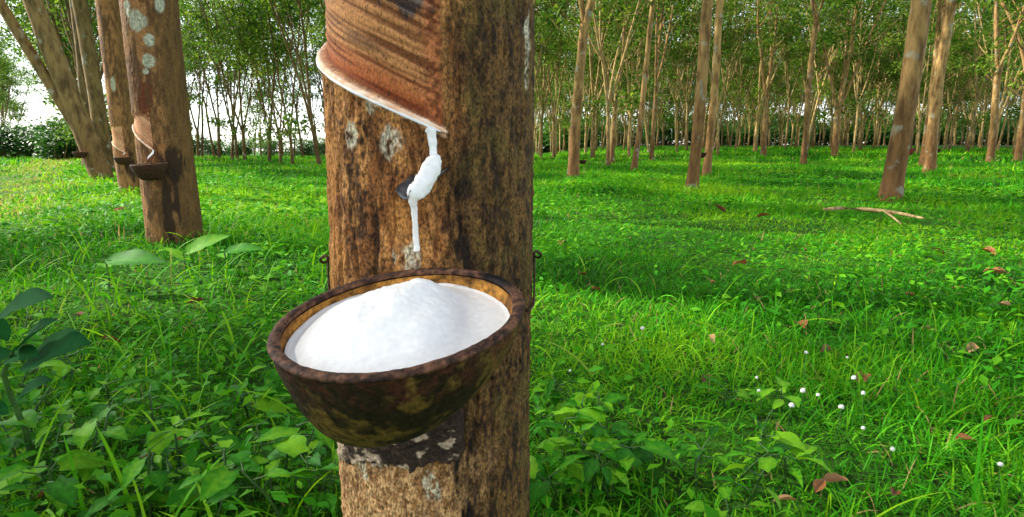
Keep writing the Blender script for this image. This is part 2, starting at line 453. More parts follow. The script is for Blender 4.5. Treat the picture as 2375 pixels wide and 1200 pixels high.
def tree_meshes(seed, r=0.10, fork=2.2, height=10.0, lean=(0.0, 0.0), limbs=3, leaves=6000, leaf=0.16, low=0.25,
                spread=1.0, sides=12, start=-0.12, flare=0.35, bark=None, trunk_extra=None, low_leaves=True, sec=(25, 62, 0.9, 2.4), sec_r=0.5):
    rs = np.random.RandomState(seed)
    wood, crown = Acc(), Acc()
    d0 = np.array([lean[0], lean[1], 1.0])
    n = max(6, int((fork - start) / 0.16))
    z = np.linspace(start, fork, n)
    ph = rs.rand(4) * 6.28
    P = np.stack([lean[0] * z + 0.018 * np.sin(z * 1.5 + ph[0]) - 0.018 * math.sin(ph[0]), lean[1] * z + 0.018 * np.sin(z * 1.8 + ph[1]) - 0.018 * math.sin(ph[1]), z], 1)
    zs = max(start, 0.0)
    rad = r * (1.0 - 0.22 * np.clip((z - zs) / max(fork - zs, 0.1), 0, 1) + flare * np.exp(-np.clip(z - 0.0, -0.1, 9) / 0.09) * (start < 0)) * (1 + 0.03 * np.sin(z * 7 + ph[2]))
    tube(wood, P, rad, sides)
    anchors = []
    rf = rad[-1]
    az0 = rs.rand() * 6.28
    for k in range(limbs):
        az = az0 + 6.283 * k / limbs + rs.randn() * 0.35
        til = R(rs.uniform(10, 30)) * spread
        d = np.array([math.sin(til) * math.cos(az), math.sin(til) * math.sin(az), math.cos(til)]) + d0 * 0.25
        ln = (height - fork) * rs.uniform(0.7, 1.0)
        p0 = P[-1] - np.array([0, 0, rs.uniform(0, 0.25)])
        LP, LR = grow(rs, p0, d, ln, rf * rs.uniform(0.58, 0.78), 0.015, 12, up=0.12, wob=0.045)
        tube(wood, LP, LR, 8)
        nb = rs.randint(7, 10)
        for b in range(nb):
            f = low + (0.97 - low) * (b + rs.rand() * 0.8) / nb
            i = min(int(f * 12), 11); fr = f * 12 - i
            q = LP[i] * (1 - fr) + LP[i + 1] * fr
            ta = rs.rand() * 6.28; tt = R(rs.uniform(sec[0], sec[1]))
            dd = np.array([math.sin(tt) * math.cos(ta), math.sin(tt) * math.sin(ta), math.cos(tt)])
            bl = rs.uniform(sec[2], sec[3]) * (1.15 - 0.5 * f) * spread
            BP, BR = grow(rs, q, dd, bl, max(0.012, LR[i] * sec_r), 0.006, 5, up=0.15, wob=0.09)
            tube(wood, BP, BR, 5)
            for tw in range(rs.randint(2, 5)):
                g = rs.uniform(0.35, 1.0); ii = min(int(g * 5), 4)
                q2 = BP[ii] * (1 - (g * 5 - ii)) + BP[ii + 1] * (g * 5 - ii)
                td = rs.randn(3); td[2] = abs(td[2]) * 0.5
                TP, TR = grow(rs, q2, td, rs.uniform(0.4, 0.9), 0.007, 0.003, 3, up=-0.1, wob=0.1)
                tube(wood, TP, TR, 3)
                for s in (0.45, 0.75, 1.0):
                    j = min(int(s * 3), 2)
                    anchors.append(TP[j] * (1 - (s * 3 - j)) + TP[j + 1] * (s * 3 - j))
            anchors.append(BP[-1])
    if low_leaves:                                    # a few thin shoots below the crown
        for k in range(rs.randint(2, 5)):
            q = P[-1] * rs.uniform(0.75, 1.0)
            ta = rs.rand() * 6.28
            SPp, SR = grow(rs, q, (math.cos(ta), math.sin(ta), 0.7), rs.uniform(0.5, 1.2), 0.008, 0.003, 4, up=0.1, wob=0.1)
            tube(wood, SPp, SR, 4)
            anchors += [SPp[-1], SPp[-2], SPp[-1]]
    A = np.array(anchors)
    idx = rs.randint(0, len(A), leaves)
    pos = A[idx] + rs.randn(leaves, 3) * np.array([0.17, 0.17, 0.12])
    cl = rs.rand(len(A))
    tint = np.clip(0.5 * cl[idx] + 0.5 * rs.rand(leaves), 0, 1)
    scatter(crown, QUAD_LEAF, pos, rs.rand(leaves) * 6.283, rs.uniform(-1.1, 0.25, leaves), rs.randn(leaves) * 0.6, leaf * rs.uniform(0.65, 1.25, leaves), tint)
    if trunk_extra: trunk_extra(wood)
    return wood.mesh('trunk', [bark or M_bark], smooth=True), crown.mesh('crown', [M_crown], attr=True)

def place_tree(meshes, loc, label, group=None, rotz=0.0, scale=1.0, name='rubber_tree'):
    e = link(name, None, None, loc)
    e.rotation_euler = (0, 0, rotz)
    e.scale = (scale, scale, scale)
    tag(e, label, 'tree', group)
    link('trunk', meshes[0], e)
    link('crown', meshes[1], e)
    return e

EXPL = []                                             # positions of the trees placed by measurement
def on_ground(px, t):
    """ground point seen in column px at depth t (just under the base seen in the photograph)"""
    u = (px - 1187.5) / FPX
    x, y = u * t, t * 1.0
    return np.array([x, y, float(terrain(x, y))])

ROWD = np.array([-0.579, 0.815]); ROWN = np.array([0.815, 0.579])

# trees standing apart on the right: column, depth, stem radius, fork height, limbs, lean, label
G2 = 'trees of the second row'
spec = [
    (2062, 5.2, 0.090, 3.3, 3, (0.035, 0.0), 21, 'stout smooth tan trunk behind the fallen branch, a red-brown cup at its back'),
    (1602, 6.3, 0.068, 3.2, 3, (0.050, 0.0), 22, 'slender leaning brown trunk with dark base standing mid-lawn, a dark cup beside it'),
    (1328, 8.9, 0.090, 2.15, 3, (0.055, 0.0), 23, 'dark-footed tree forking into three limbs, first one right of the big tapped trunk'),
    (1467, 13.0, 0.070, 3.9, 2, (0.085, 0.0), 24, 'thin pale straight tree leaning right, second free-standing tree from the big tapped trunk'),
    (1634, 10.0, 0.075, 3.6, 3, (0.020, 0.0), 25, 'thin tan tree close behind the slender leaning trunk in mid-lawn'),
    (1855, 15.0, 0.080, 3.4, 2, (0.010, 0.0), 26, 'greyish straight tree standing midway between the leaning trunk and the stout tan trunk'),
    (2146, 11.5, 0.110, 3.6, 3, (0.010, 0.0), 27, 'reddish trunk just right of the stout smooth tan trunk'),
    (2130, 14.5, 0.100, 3.0, 3, (0.000, 0.0), 28, 'shaded olive trunk half hidden behind the stout smooth tan trunk'),
    (1415, 17.5, 0.085, 1.7, 3, (0.020, 0.0), 29, 'tree with a low V fork between the three-limbed tree and the thin pale tree'),
    (1507, 19.5, 0.085, 2.4, 3, (0.010, 0.0), 30, 'small straight tree just right of the thin pale leaning tree'),
    (1925, 22.0, 0.130, 1.7, 4, (0.010, 0.0), 31, 'pale tree with a low candelabra fork of bright limbs at the stand edge'),
    (1762, 23.0, 0.120, 2.2, 3, (-0.04, 0.0), 32, 'crooked tree forking near the ground left of the greyish straight tree'),
    (2282, 17.0, 0.110, 2.6, 3, (-0.03, 0.0), 33, 'pale bowed tree at the edge of the dark stand, far right'),
    (2345, 18.0, 0.110, 2.3, 3, (0.00, 0.0), 34, 'broad tree in the shade at the right border of the picture'),
]
for px, t, r, fk, lb, lean, seed, lab in spec:
    p = on_ground(px, t)
    EXPL.append(p[:2])
    me = tree_meshes(seed, r=r * 0.9, fork=fk, height=random.Random(seed).uniform(8.5, 11), lean=lean, limbs=lb, leaves=2600, leaf=0.15, low=0.15)
    place_tree(me, p, lab)

# ------------------------------------------------------------------ tapped trunks of the near row
def trunk_shell(cx, cy_, r, base, top, nphi, nz, phi_r, zc0, slope, phi_l, ptop, depth, seed, paint, lean=(0, 0), taper=0.0, rough=1.0):
    """a trunk section as a dense shell. phi = 0 faces the camera, positive to its right (degrees).
    A tapping panel is sunk into it above the sloping cut zcut(phi), between phi_l and phi_r, up to ptop."""
    D = math.hypot(cx, cy_)
    to = np.array([-cx, -cy_]) / D; ri = np.array([cy_, -cx]) / D
    q = np.linspace(-1, 1, nphi, endpoint=False)
    ph = 180 * (0.48 * q + 0.52 * q ** 3)             # denser on the camera side
    z = np.linspace(base, top, nz)
    PH, Z = np.meshgrid(ph, z)
    a = np.radians(PH)
    ca, sa = np.cos(a), np.sin(a)
    sx, sy = ca * r, sa * r                           # seamless coordinates round the stem
    zc = zc0 + slope * (phi_r - PH)
    low = (fbm(sx * 9, sy * 9, Z * 4, seed, 2) - 0.5) * 0.012 * r / 0.09
    coarse = (fbm(sx * 150, sy * 150, Z * 85, seed + 1, 4) - 0.5)
    ridge = 1 - np.abs(2 * fbm(sx * 75, sy * 75, Z * 14, seed + 2, 3) - 1)
    fine = fbm(sx * 420, sy * 420, Z * 260, seed + 3, 2) - 0.5
    edge_n = (fbm(sx * 90, sy * 90, Z * 120, seed + 4, 3) - 0.5)
    dz = Z - zc
    inside = sstep(-0.0005, 0.0045, dz) * sstep(phi_r + 0.9 + edge_n * 3, phi_r - 0.9 + edge_n * 3, PH) * sstep(phi_l - 4, phi_l + 4, PH) * sstep(ptop + 0.004, ptop - 0.004, Z + edge_n * 0.05)
    bark = low + rough * (coarse * 0.0028 - sstep(0.82, 0.98, ridge) * 0.0015 + fine * 0.0020)
    # tapping scars run parallel to the cut
    sc = fbm(PH * 0.022, dz * 400, 0 * Z, seed + 5, 2) - 0.5
    sc2 = fbm(PH * 0.02, dz * 130, 0 * Z, seed + 6, 2) - 0.5
    panel = low - depth + rough * (sc * 0.0028 + sc2 * 0.0016 + fine * 0.0003)
    # rolled lip of thick bark along the cut, and a ridge at the panel's upright edge
    lip = np.exp(-((dz + 0.003) / 0.006) ** 2) * sstep(phi_r + 4, phi_r, PH) * sstep(phi_l - 4, phi_l + 4, PH) * 0.0022
    upr = np.exp(-((PH - phi_r - 0.5) / 1.6) ** 2) * sstep(-0.002, 0.01, dz) * sstep(ptop + 0.02, ptop - 0.02, Z) * 0.0012
    disp = bark * (1 - inside) + panel * inside + lip + upr
    C, extra = paint(PH, Z, dz, inside, dict(coarse=coarse, ridge=ridge, fine=fine, sc=sc, sc2=sc2, sx=sx, sy=sy, low=low))
    if extra is not None: disp = disp + extra
    rad = r * (1 - taper * (Z - base)) + disp
    X = cx + lean[0] * (Z - base) + rad * (ca * to[0] + sa * ri[0])
    Y = cy_ + lean[1] * (Z - base) + rad * (ca * to[1] + sa * ri[1])
    V = np.stack([X, Y, Z], -1).reshape(-1, 3)
    i = np.arange(nz - 1)[:, None] * nphi; j = np.arange(nphi)[None]; k = (j + 1) % nphi
    Q = np.stack([i + j, i + k, i + nphi + k, i + nphi + j], -1).reshape(-1, 4)
    def surf(phd, zz, off=0.0):
        rr = r * (1 - taper * (zz - base)) + off
        aa = math.radians(phd)
        return np.array([cx + lean[0] * (zz - base) + rr * (math.cos(aa) * to[0] + math.sin(aa) * ri[0]),
                         cy_ + lean[1] * (zz - base) + rr * (math.cos(aa) * to[1] + math.sin(aa) * ri[1]), zz])
    surf.panel = inside.reshape(-1)
    return V, Q, C.reshape(-1, 3), surf

def ell(PH, Z, p0, z0, wp, wz, n=0.0):
    return sstep(1.15, 0.75, np.sqrt(((PH - p0) / wp) ** 2 + ((Z - z0) / wz) ** 2) + n)

# --- the big trunk in front
MX, MY, MR = -0.0748, 0.565, 0.0927
MAIN = dict(phi_r=6.0, zc0=0.437, slope=0.00072)
def paint_main(PH, Z, dz, inside, n):
    sx, sy = n['sx'], n['sy']
    m1 = fbm(sx * 26, sy * 26, Z * 14, 71, 4)
    m2 = fbm(sx * 160, sy * 160, Z * 45, 72, 4)
    m3 = fbm(sx * 330, sy * 330, Z * 200, 73, 3)
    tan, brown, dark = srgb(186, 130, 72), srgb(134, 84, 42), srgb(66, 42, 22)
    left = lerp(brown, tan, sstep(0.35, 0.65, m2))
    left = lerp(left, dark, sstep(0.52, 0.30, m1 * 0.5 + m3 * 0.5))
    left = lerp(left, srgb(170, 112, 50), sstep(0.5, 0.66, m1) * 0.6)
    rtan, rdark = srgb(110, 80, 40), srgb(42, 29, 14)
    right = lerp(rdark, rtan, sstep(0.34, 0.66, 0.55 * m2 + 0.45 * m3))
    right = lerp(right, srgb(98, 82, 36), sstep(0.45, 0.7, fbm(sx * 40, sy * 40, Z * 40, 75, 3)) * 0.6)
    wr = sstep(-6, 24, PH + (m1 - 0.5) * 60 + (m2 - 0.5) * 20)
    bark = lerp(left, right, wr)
    # paler dry bark near the ground, left of the old panel edge
    bark = lerp(bark, lerp(srgb(150, 106, 66), srgb(212, 168, 116), sstep(0.35, 0.6, m3)), sstep(0.185, 0.150, Z) * (1 - wr) * 0.85)
    # wet dark streaks below the spout and along the old panel edge
    st = sstep(9, 4, np.abs(PH - 14 + (m1 - 0.5) * 8)) * sstep(0.02, 0.08, Z) * sstep(0.43, 0.39, Z)
    bark = lerp(bark, srgb(38, 27, 16), st * (0.30 + 0.75 * sstep(0.62, 0.4, m2)))
    st2 = sstep(3.2, 0.8, np.abs(PH + 31 + (m2 - 0.5) * 4)) * sstep(0.30, 0.33, Z) * sstep(0.40, 0.36, Z)
    bark = lerp(bark, srgb(44, 28, 16), st2 * 0.9)
    bark = lerp(bark, srgb(30, 20, 12), sstep(0.86, 0.97, n['ridge']) * 0.35)  # crack shade and some dirt painted into the fissures
    # grey lichen
    for p0, z0, wp, wz in ((-43, 0.432, 6, 0.010), (-20, 0.428, 6, 0.012), (-12, 0.335, 8, 0.013), (-45, 0.145, 5, 0.010), (-4, 0.137, 5, 0.012), (-33, 0.151, 2, 0.004), (62, 0.50, 4, 0.03), (-30, 0.455, 4, 0.006)):
        l = ell(PH, Z, p0, z0, wp, wz, (m2 - 0.5) * 1.6)
        bark = lerp(bark, srgb(196, 188, 162), l * sstep(0.3, 0.6, m3) * 0.85)
    # panel
    tp, op = srgb(188, 130, 78), srgb(166, 86, 42)
    pan = lerp(srgb(112, 66, 34), tp, sstep(-0.16, 0.12, n['sc'] + 0.4 * n['sc2']))
    fresh = sstep(0.034, 0.006, dz + n['sc2'] * 0.02)
    pan = lerp(pan, lerp(srgb(112, 52, 24), op, sstep(-0.15, 0.12, n['sc'])), fresh * 0.9)
    pan = lerp(pan, srgb(60, 40, 28), sstep(0.12, 0.24, n['sc2']) * sstep(0.40, 0.65, m1) * 0.6)
    band = ell(PH, dz - 0.0000, -22, 0.092, 30, 0.018, (m2 - 0.5) * 1.5)      # blackened scar
    pan = lerp(pan, lerp(srgb(40, 38, 40), srgb(120, 112, 108), sstep(0, 0.3, n['sc'])), band * 0.9)
    sp = sstep(0.74, 0.80, fbm(PH * 0.55, dz * 700, 0 * Z, 78, 2))
    pan = lerp(pan, srgb(50, 26, 14), sp * 0.8)
    rg = sstep(6, 1.5, np.abs(PH - 2.0)) 
    pan = lerp(pan, lerp(srgb(104, 56, 30), srgb(196, 120, 72), sstep(0.4, 0.62, fbm(PH * 0.3, Z * 260, 0 * Z, 79, 3))), rg * 0.75)
    C = lerp(bark, pan, inside)
    # fresh cream bark where the cut was taken
    lipm = sstep(0.0055, 0.001, np.abs(dz + 0.002)) * sstep(MAIN['phi_r'] + 3, MAIN['phi_r'], PH)
    C = lerp(C, srgb(236, 196, 160), lipm * 0.9)
    extra = -0.0022 * st2 - 0.0015 * st * sstep(0.6, 0.4, m2)
    return np.clip(C, 0.004, 0.9), extra
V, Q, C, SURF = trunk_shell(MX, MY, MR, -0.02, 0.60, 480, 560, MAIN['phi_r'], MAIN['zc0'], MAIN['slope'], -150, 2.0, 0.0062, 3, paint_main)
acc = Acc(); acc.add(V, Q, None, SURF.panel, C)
main_tree = link('rubber_tree', None, None, (MX, MY, 0))
tag(main_tree, 'big tapped rubber tree in front, a sloping cut dripping white latex', 'tree')
o = link('trunk', acc.mesh('trunk', [M_trunk], smooth=True, attr=True), main_tree, (-MX, -MY, 0))
me = tree_meshes(51, r=MR * 0.98, fork=2.5, height=11, lean=(0, 0), limbs=4, leaves=3600, leaf=0.15, start=0.59, sides=24, flare=0, low_leaves=False)
link('upper_trunk', me[0], main_tree); link('crown', me[1], main_tree)

# rolled cream lip of the cut with latex along it
def lip_strip(surf, phi_r, zc0, slope, p0, p1, off, rad, seed, n=140, flat=1.0):
    ps = np.linspace(p0, p1, n)
    P = np.array([surf(p, zc0 + slope * (phi_r - p) - 0.0015, off) for p in ps])
    w = 1 + 1.0 * (fbm(ps * 0.22, 0 * ps, 0 * ps, seed, 3) - 0.5)
    w[:6] *= np.linspace(0.2, 1, 6); w[-6:] *= np.linspace(1, 0.2, 6)
    a = Acc(); tube(a, P, rad * w, 12, cap=True)
    return a
M_lip = plain_material('cream_bark', tuple(srgb(232, 182, 142)), tuple(srgb(247, 222, 196)), scale=120, rough=0.6, bump=0.25)
link('cut_lip', lip_strip(SURF, 6, 0.437, 0.00072, -128, 8.0, 0.0006, 0.0027, 5).mesh('cut_lip', [M_lip], smooth=True), main_tree, (-MX, -MY, 0))

# latex: film on the lip, run to the spout, over it, and the drip below
def drip(path_px, name, seed, sides=14):
    """path rows: px, py, distance in front of the bark surface, half width in px"""
    P, Rr = [], []
    for px, py, off, w in path_px:
        d = ray(px, py)
        # meet the stem cylinder of radius MR+off
        a = d[0] ** 2 + d[1] ** 2; b = -2 * (d[0] * MX + d[1] * MY); c = MX ** 2 + MY ** 2 - (MR + off) ** 2
        t = (-b - math.sqrt(max(b * b - 4 * a * c, 0))) / (2 * a)
        P.append(np.array([0, 0, CAM_Z]) + t * d); Rr.append(w / FPX * t)
    P, Rr = np.array(P), np.array(Rr)
    s = np.linspace(0, 1, len(P)); k = np.linspace(0, 1, 130)
    PP = np.stack([np.interp(k, s, P[:, i]) for i in range(3)], 1)
    for _ in range(3): PP[1:-1] = 0.25 * PP[:-2] + 0.5 * PP[1:-1] + 0.25 * PP[2:]
    RR = np.interp(k, s, Rr) * (0.88 + 0.28 * vnoise(k * 26, 0 * k, 0 * k, seed))
    RR[0] *= 0.5; RR[-1] *= 0.55
    a = Acc(); tube(a, PP, RR, sides, cap=True)
    V = a.V[0]; ax = np.concatenate([np.repeat(PP, sides, 0), PP[:1], PP[-1:]]); o_ = V - ax
    nn = fbm(V[:, 0] * 260, V[:, 1] * 260, V[:, 2] * 200, seed, 4, 0.7) - 0.5
    a.V[0] = ax + o_ * (1 + 0.75 * nn)[:, None]
    return a
film = lip_strip(SURF, 6, 0.4352, 0.00072, -100, 5.0, 0.0030, 0.0011, 8)
tag(link('latex_film', film.mesh('latex_film', [M_latex], smooth=True)), 'thin white latex line lying along the sloping cut on the big trunk', 'latex')
run = drip([(992, 296, 0.002, 10), (1000, 306, 0.002, 11), (1003, 325, 0.002, 9), (1004, 345, 0.003, 8), (1006, 362, 0.005, 9), (1008, 370, 0.008, 15), (1001, 390, 0.012, 21),
            (989, 413, 0.017, 19), (975, 434, 0.021, 25), (963, 447, 0.023, 23), (957, 462, 0.022, 12), (960, 478, 0.018, 8), (962, 500, 0.014, 7), (963, 525, 0.010, 6.5), (964, 548, 0.007, 7.5), (966, 570, 0.005, 6), (967, 583, 0.004, 8)], 'latex_run', 4, 22)
tag(link('latex_run', run.mesh('latex_run', [M_latex], smooth=True)), 'white latex running off the cut, over the spout and dripping down the bark', 'latex')

def build_spout():
    a0, a1 = None, None
    P0 = SURF(3, 0.405, -0.012); 
    d = ray(936, 450); t = (MY - MR * 1.0 - 0.026) / d[1]
    P1 = np.array([0, 0, CAM_Z]) + t * d
    ax = P1 - P0; ln = np.linalg.norm(ax); ax /= ln
    side = np.cross(ax, (0, 0, 1)); side /= np.linalg.norm(side); up = np.cross(side, ax)
    ns, nc = 14, 11
    V = []
    for layer in (0, 1):
        for i in range(ns):
            s = i / (ns - 1)
            w = 0.0125 * (1 - 0.25 * s) * (1 if s < 0.85 else 1 - (s - 0.85) * 2.2)
            for j in range(nc):
                q = -1 + 2 * j / (nc - 1)
                V.append(P0 + ax * ln * s + side * w * q + up * (0.007 * q * q - 0.004 - 0.0009 * layer))
    Q = []
    m = ns * nc
    for i in range(ns - 1):
        for j in range(nc - 1):
            k = i * nc + j
            Q.append((k, k + 1, k + nc + 1, k + nc)); Q.append((m + k, m + k + nc, m + k + nc + 1, m + k + 1))
    rim = [i * nc for i in range(ns)] + [(ns - 1) * nc + j for j in range(1, nc)] + [i * nc + nc - 1 for i in range(ns - 2, -1, -1)] + [j for j in range(nc - 2, 0, -1)]
    for p, q in zip(rim, rim[1:] + rim[:1]): Q.append((p, q, m + q, m + p))
    a = Acc(); a.add(V, Q)
    return a.mesh('metal_spout', [M_metal], smooth=True)
tag(link('metal_spout', build_spout()), 'small dark metal spout driven into the big trunk, coated with latex', 'spout')

# dried crust and torn bark edge under the cup
def build_crust():
    nphi, nz = 170, 60
    ph = np.linspace(-78, 16, nphi); f = np.linspace(0, 1, nz)
    PH, F = np.meshgrid(ph, f)
    e = fbm(ph * 0.11, 0 * ph, 0 * ph, 31, 4); e2 = fbm(ph * 0.45, 0 * ph, 0 * ph, 33, 3)
    zl = 0.160 - 0.042 * (1 - np.cos(np.radians(ph))) - 0.010 * np.exp(-((ph + 17) / 6) ** 2) - 0.020 * (e - 0.5) - 0.014 * (e2 - 0.5)
    zu = zl + 0.045
    Z = zl[None] + (zu - zl)[None] * F
    a = np.radians(PH)
    nn = fbm(PH * 0.35, Z * 320, 0 * Z, 35, 3)
    env = np.minimum(sstep(0, 0.10, F), sstep(1, 0.85, F)) * sstep(-78, -74, PH) * sstep(16, 10, PH)
    off = -0.004 + env * (0.0075 + 0.006 * (nn - 0.5))
    D = math.hypot(MX, MY); to = np.array([-MX, -MY]) / D; ri = np.array([MY, -MX]) / D
    rr = MR + off
    X = MX + rr * (np.cos(a) * to[0] + np.sin(a) * ri[0]); Y = MY + rr * (np.cos(a) * to[1] + np.sin(a) * ri[1])
    V = np.stack([X, Y, Z], -1).reshape(-1, 3)
    i = np.arange(nz - 1)[:, None] * nphi; j = np.arange(nphi - 1)[None]
    Q = np.stack([i + j, i + j + 1, i + nphi + j + 1, i + nphi + j], -1).reshape(-1, 4)
    wht = np.maximum(sstep(0.60, 0.66, fbm(PH * 0.13, Z * 130, 0 * Z, 36, 4)), sstep(-58, -66, PH + (nn - 0.5) * 14))
    C = lerp(lerp(srgb(24, 18, 14), srgb(70, 52, 40), nn), srgb(190, 166, 140), wht * 0.85)
    a = Acc(); a.add(V, Q, None, None, C.reshape(-1, 3))
    return a.mesh('dried_crust', [M_crust], smooth=True)
link('dried_crust', build_crust(), main_tree, (-MX, -MY, 0))

# --- the cup in front
def cup_parts(Rr, seed, nphi=140, depth=0.098, skew=(-0.020, 0.0), thick=0.0068, blotch=True, clay=None, nrow=40):
    prof = np.array([(1.00, 0.0), (0.985, -0.07), (0.955, -0.19), (0.90, -0.35), (0.83, -0.50), (0.75, -0.65), (0.66, -0.79), (0.56, -0.90), (0.45, -0.97), (0.25, -1.0), (0.0, -1.0)])
    s = np.linspace(0, 1, len(prof)); k = np.linspace(0, 1, nrow)
    pr = np.interp(k, s, prof[:, 0]) * Rr; pz = np.interp(k, s, prof[:, 1]) * depth
    for _ in range(2):
        pr[1:-1] = 0.25 * pr[:-2] + 0.5 * pr[1:-1] + 0.25 * pr[2:]; pz[1:-1] = 0.25 * pz[:-2] + 0.5 * pz[1:-1] + 0.25 * pz[2:]
    a = np.linspace(0, 2 * math.pi, nphi, endpoint=False)
    A, RR = np.meshgrid(a, pr); _, ZZ = np.meshgrid(a, pz)
    wob = 1 + (fbm(np.cos(A) * 1.3, np.sin(A) * 1.3, ZZ * 12, seed, 2) - 0.5) * 0.05
    def shell(rr, zz, lo, hi, seed2):
        f = np.clip(-zz / depth, 0, 1) ** 1.4
        X = rr * wob[:rr.shape[0]] * np.cos(A[:rr.shape[0]]) + skew[0] * f; Y = rr * wob[:rr.shape[0]] * np.sin(A[:rr.shape[0]]) + skew[1] * f
        nz_ = fbm(X * 60, Y * 60, zz * 60, seed2, 4) - 0.5
        X = X * (1 + 0.03 * nz_); Y = Y * (1 + 0.03 * nz_)
        V = np.stack([X, Y, zz], -1)
        n = rr.shape[0]
        i = np.arange(n - 1)[:, None] * nphi; j = np.arange(nphi)[None]; kk = (j + 1) % nphi
        Q = np.stack([i + j, i + nphi + j, i + nphi + kk, i + kk], -1).reshape(-1, 4)
        return V, Q
    Vo, Qo = shell(RR, ZZ, 0, 0, seed + 1)
    m1 = fbm(Vo[..., 0] * 38, Vo[..., 1] * 38, Vo[..., 2] * 26, seed + 7, 4); m2 = fbm(Vo[..., 0] * 150, Vo[..., 1] * 150, Vo[..., 2] * 100, seed + 9, 4)
    base = clay if clay is not None else lerp(srgb(78, 60, 24), srgb(118, 90, 38), m2)
    C = lerp(base, srgb(30, 20, 10), sstep(0.41, 0.52, 0.6 * m1 + 0.4 * m2) * 0.95) if blotch else lerp(base, srgb(60, 34, 24), sstep(0.5, 0.7, m1))
    if blotch:
        C = lerp(C, srgb(72, 36, 24), sstep(-0.030, -0.012, Vo[..., 2]) * sstep(0.4, 0.6, m2) * 0.7)
        C = lerp(C, srgb(24, 16, 10), sstep(-0.6, -0.95, Vo[..., 2] / depth) * 0.75 * sstep(0.3, 0.5, m1))
    ao = Acc(); ao.add(Vo.reshape(-1, 3), Qo, None, None, np.clip(C, 0, 1).reshape(-1, 3))
    Vi, Qi = shell(np.maximum(RR - thick, 0), ZZ * 0.9 - 0.001, 0, 0, seed + 2)
    mi = fbm(Vi[..., 0] * 60, Vi[..., 1] * 60, Vi[..., 2] * 60, seed + 12, 4)
    Ci = lerp(srgb(104, 66, 22), srgb(176, 122, 50), sstep(0.35, 0.65, mi)) if blotch else lerp(srgb(120, 70, 40), srgb(150, 90, 60), mi)
    ai = Acc(); ai.add(Vi.reshape(-1, 3), Qi[:, ::-1], None, None, Ci.reshape(-1, 3))
    # rim: a rounded band joining the two shells
    b = np.linspace(0, 2 * math.pi, 14, endpoint=False)
    AA, BB = np.meshgrid(a, b, indexing='ij')
    w0 = wob[0][:, None]
    nr = fbm(np.cos(AA) * 9, np.sin(AA) * 9, np.cos(BB) * 0.8, seed + 20, 5, 0.65) - 0.5
    rr = (Rr * w0 - thick / 2) + np.cos(BB) * (thick / 2 + 0.0006) * (1 + 0.22 * nr)
    zz = 0.0012 + np.sin(BB) * thick * 0.36 * (1 + 0.3 * nr) + nr * 0.0012
    Vr = np.stack([rr * np.cos(AA), rr * np.sin(AA), zz], -1)
    nb = len(b)
    i = np.arange(nphi)[:, None]; i2 = (i + 1) % nphi; j = np.arange(nb)[None]; j2 = (j + 1) % nb
    Qr = np.stack([i * nb + j, i2 * nb + j, i2 * nb + j2, i * nb + j2], -1).reshape(-1, 4)
    mr_ = fbm(np.cos(AA) * 16, np.sin(AA) * 16, np.cos(BB) * 1.5, seed + 25, 4, 0.65)
    Cr = lerp(srgb(44, 29, 22), srgb(104, 70, 50), sstep(0.35, 0.68, mr_))
    if blotch: Cr = lerp(Cr, srgb(20, 16, 16), ell(np.degrees(AA), 0 * AA, 33, 0, 13, 1, nr))
    ar = Acc(); ar.add(Vr.reshape(-1, 3), Qr, None, None, Cr.reshape(-1, 3))
    return ao, ai, ar

CUP_R = 0.0838
CUP_LOC = at(927, 735, 0.405)
CUP_ROT = Matrix.Rotation(R(-5.8), 3, 'Y') @ Matrix.Rotation(R(9.5), 3, 'X')
cup = link('latex_cup', None, None, CUP_LOC)
cup.rotation_euler = CUP_ROT.to_euler()
tag(cup, 'large blotchy brown bowl-shaped cup heaped with white latex, wired to the big trunk', 'cup')
ao, ai, ar = cup_parts(CUP_R, 40, nphi=300, depth=0.075, skew=(-0.020, 0.000), nrow=120)
link('bowl_shell', ao.mesh('bowl_shell', [M_cup], smooth=True), cup)
link('bowl_lining', ai.mesh('bowl_lining', [M_cup], smooth=True), cup)
link('rim', ar.mesh('rim', [M_cup], smooth=True), cup)

def build_heap():
    n_r, n_a = 70, 150
    rr = np.linspace(0, 1, n_r) ** 0.8; a = np.linspace(0, 2 * math.pi, n_a, endpoint=False)
    RR, A = np.meshgrid(rr, a, indexing='ij')
    r0 = (CUP_R - 0.0071) * 0.985
    X, Y = RR * r0 * np.cos(A), RR * r0 * np.sin(A)
    # mound: gentle on the left, steep on the right, highest a little behind the middle
    dx = X - 0.006
    sx = np.where(dx < 0, 0.052, 0.026)
    md = np.exp(-(np.abs(dx / sx)) ** 3.0 * 0.7 - (np.abs((Y - 0.006) / 0.042)) ** 2.8 * 0.7)
    nn = fbm(X * 60, Y * 60, 0 * X, 61, 4) - 0.5
    n2 = fbm(X * 260, Y * 260, 0 * X, 62, 3) - 0.5
    sh = fbm(X * 30 + 5, Y * 30, 0 * X, 63, 2) - 0.5
    ridge = np.exp(-((X - 0.022 - 0.25 * (Y - 0.01)) / 0.006) ** 2) * md
    Z = -0.0105 + 0.0275 * md * (1 + 0.35 * sh) + (nn * 0.0045 + n2 * 0.0018) * (0.12 + md) - 0.0015 * ridge
    Z = Z + 0.0015 * sstep(0.93, 1.0, RR)
    V = np.stack([X, Y, Z], -1).reshape(-1, 3)
    i = np.arange(n_r - 1)[:, None] * n_a; j = np.arange(n_a)[None]; k = (j + 1) % n_a
    Q = np.stack([i + j, i + n_a + j, i + n_a + k, i + k], -1).reshape(-1, 4)
    acc = Acc(); acc.add(V, Q)
    return acc.mesh('latex_heap', [M_latexheap], smooth=True)
heap = link('latex_heap', build_heap(), None, CUP_LOC)
heap.rotation_euler = CUP_ROT.to_euler()
tag(heap, 'mound of white coagulated latex filling the big brown cup', 'latex')

